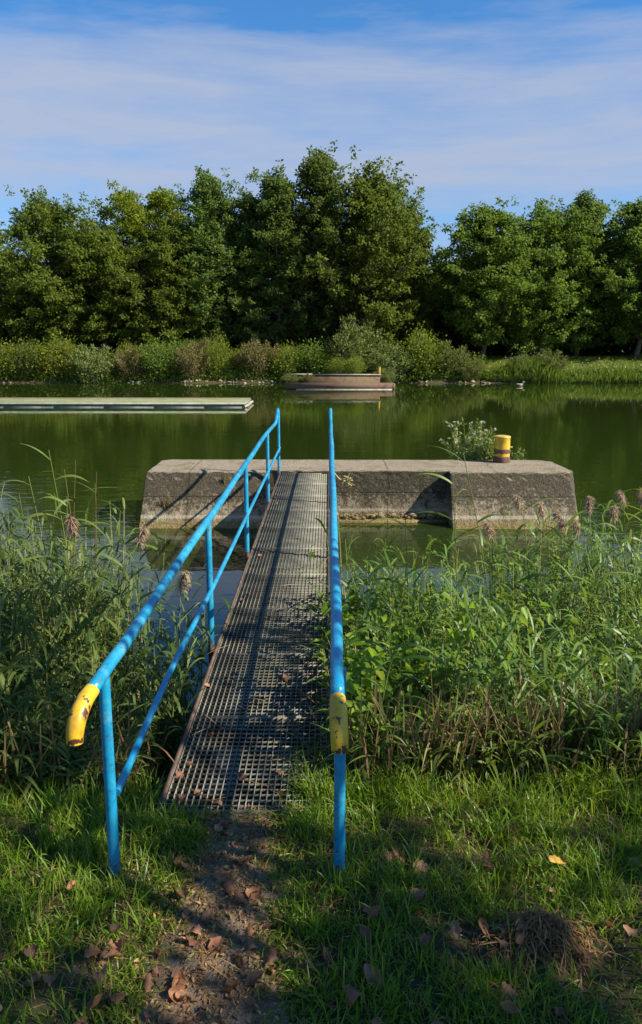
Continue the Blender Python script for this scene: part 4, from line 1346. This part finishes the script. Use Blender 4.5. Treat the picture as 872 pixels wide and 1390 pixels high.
# low left limb: shades the left reeds
for (x, y, z, r, m) in [(-2.2, 4.4, .3, .75, 420), (-3.2, 4.6, .5, .8, 380), (-1.5, 4.2, 0, .55, 260), (-2.6, 5.3, .3, .6, 200), (-4.2, 5.0, .5, .8, 300), (-1.6, 5.1, 0, .45, 120)]:
    cl.append((*toward(x, y, z, 5.2), r * 1.2, int(m * .7)))
# crown over the foreground
for (x, y, z, r, m) in [(-1.5, 2.55, 0, .4, 200), (-.9, 2.45, 0, .38, 200), (-.3, 2.4, 0, .36, 180), (.5, 2.5, 0, .42, 150), (1.15, 2.55, 0, .38, 130), (1.6, 2.4, 0, .45, 150), (.3, 2.9, 0, .2, 50), (-.3, 1.7, 0, .7, 300), (1.0, 1.8, 0, .7, 300), (-1.6, 1.9, 0, .7, 280), (-.55, 3.35, 0, .22, 40), (.25, 3.2, 0, .2, 36), (1.5, 3.35, .1, .22, 60), (-.5, 4.5, 0, .4, 90), (-.45, 6.0, 0, .3, 30), (1.5, 4.4, .2, .3, 40)]:
    cl.append((*toward(x, y, z, 5.9 + rs.rand() * .5), r * 1.35, int(m * .30)))
shade_tree('maple_tree', 'leafy maple on the near bank beyond the right side of the picture, shading the foreground', 6.9, -.6, 7.2, cl, 8)

# ------------------------------------------------------------------ world, sun, camera
wd = bpy.data.worlds.new('World')
bpy.context.scene.world = wd
wd.use_nodes = True
nt = wd.node_tree
nt.nodes.clear()
kk = NT.__new__(NT); kk.t = nt
out = nt.nodes.new('ShaderNodeOutputWorld')
bg = nt.nodes.new('ShaderNodeBackground')
sky = nt.nodes.new('ShaderNodeTexSky')
sky.sky_type = 'NISHITA'
sky.sun_disc = False
sky.sun_elevation = radians(37)
sky.sun_rotation = math.atan2(1.25, -.42)
sky.altitude = 0
sky.air_density = 1.0
sky.dust_density = .4
sky.ozone_density = 4.0
tc = nt.nodes.new('ShaderNodeTexCoord')
sp = kk.n('ShaderNodeSeparateXYZ', {0: tc.outputs['Generated']})
n1 = kk.noise(1.7, 7, .62, vec=tc.outputs['Generated'], stretch=(1.0, 1.0, 5.5), dist=.5)
n2 = kk.noise(5.0, 6, .6, vec=tc.outputs['Generated'], stretch=(1.0, 1.0, 7.0), dist=.3)
band = kk.ramp(sp.outputs[2], [(0.0, .50), (.10, .60), (.15, .48), (.19, .80), (.25, .80), (.31, .58), (.385, .06), (.62, .10), (1.0, .3)])
cov = kk.math('ADD', kk.math('MULTIPLY', n1, .66), kk.math('MULTIPLY', n2, .34))
f = kk.ramp(kk.math('ADD', kk.math('MULTIPLY', cov, 1.1), kk.math('MULTIPLY', kk.math('SUBTRACT', band, .5), .6)), [(.40, .04), (.57, .48), (.76, .88)])
skyc = kk.mix(1.0, sky.outputs[0], (.38, .90, 1.24), 'MULTIPLY')
cloud = kk.n('ShaderNodeVectorMath', {0: (.42, .475, .61)}, operation='SCALE')
cloud.inputs['Scale'].default_value = 7.7
colr = kk.mix(f, skyc, cloud.outputs[0])
nt.links.new(colr, bg.inputs[0])
bg.inputs[1].default_value = .075
nt.links.new(bg.outputs[0], out.inputs[0])

sun = bpy.data.lights.new('sun', 'SUN')
sun.energy = 5.0
sun.angle = radians(.5)
sun.color = (1.0, .91, .74)
so = bpy.data.objects.new('sun', sun)
C.objects.link(so)
so.rotation_euler = Vector((1.25, -.42, 1.0)).to_track_quat('Z', 'Y').to_euler()
so.location = (12, -4, 12)

cam = bpy.data.cameras.new('camera')
co = bpy.data.objects.new('camera', cam)
C.objects.link(co)
co.location = (0, 0, 2.51)
co.rotation_euler = (radians(90 - 10.6436), 0, radians(.5347))
cam.sensor_fit = 'VERTICAL'
cam.sensor_height = 36
cam.lens = 1011 / 1390 * 36
cam.shift_y = -45 / 1390
cam.clip_start = .05
cam.clip_end = 2000
sc = bpy.context.scene
sc.camera = co
sc.view_settings.view_transform = 'Standard'
sc.view_settings.look = 'None'
sc.view_settings.exposure = .95
sc.view_settings.gamma = 1
sc.cycles.max_bounces = 8
sc.cycles.transparent_max_bounces = 12
sc.cycles.sample_clamp_indirect = 6
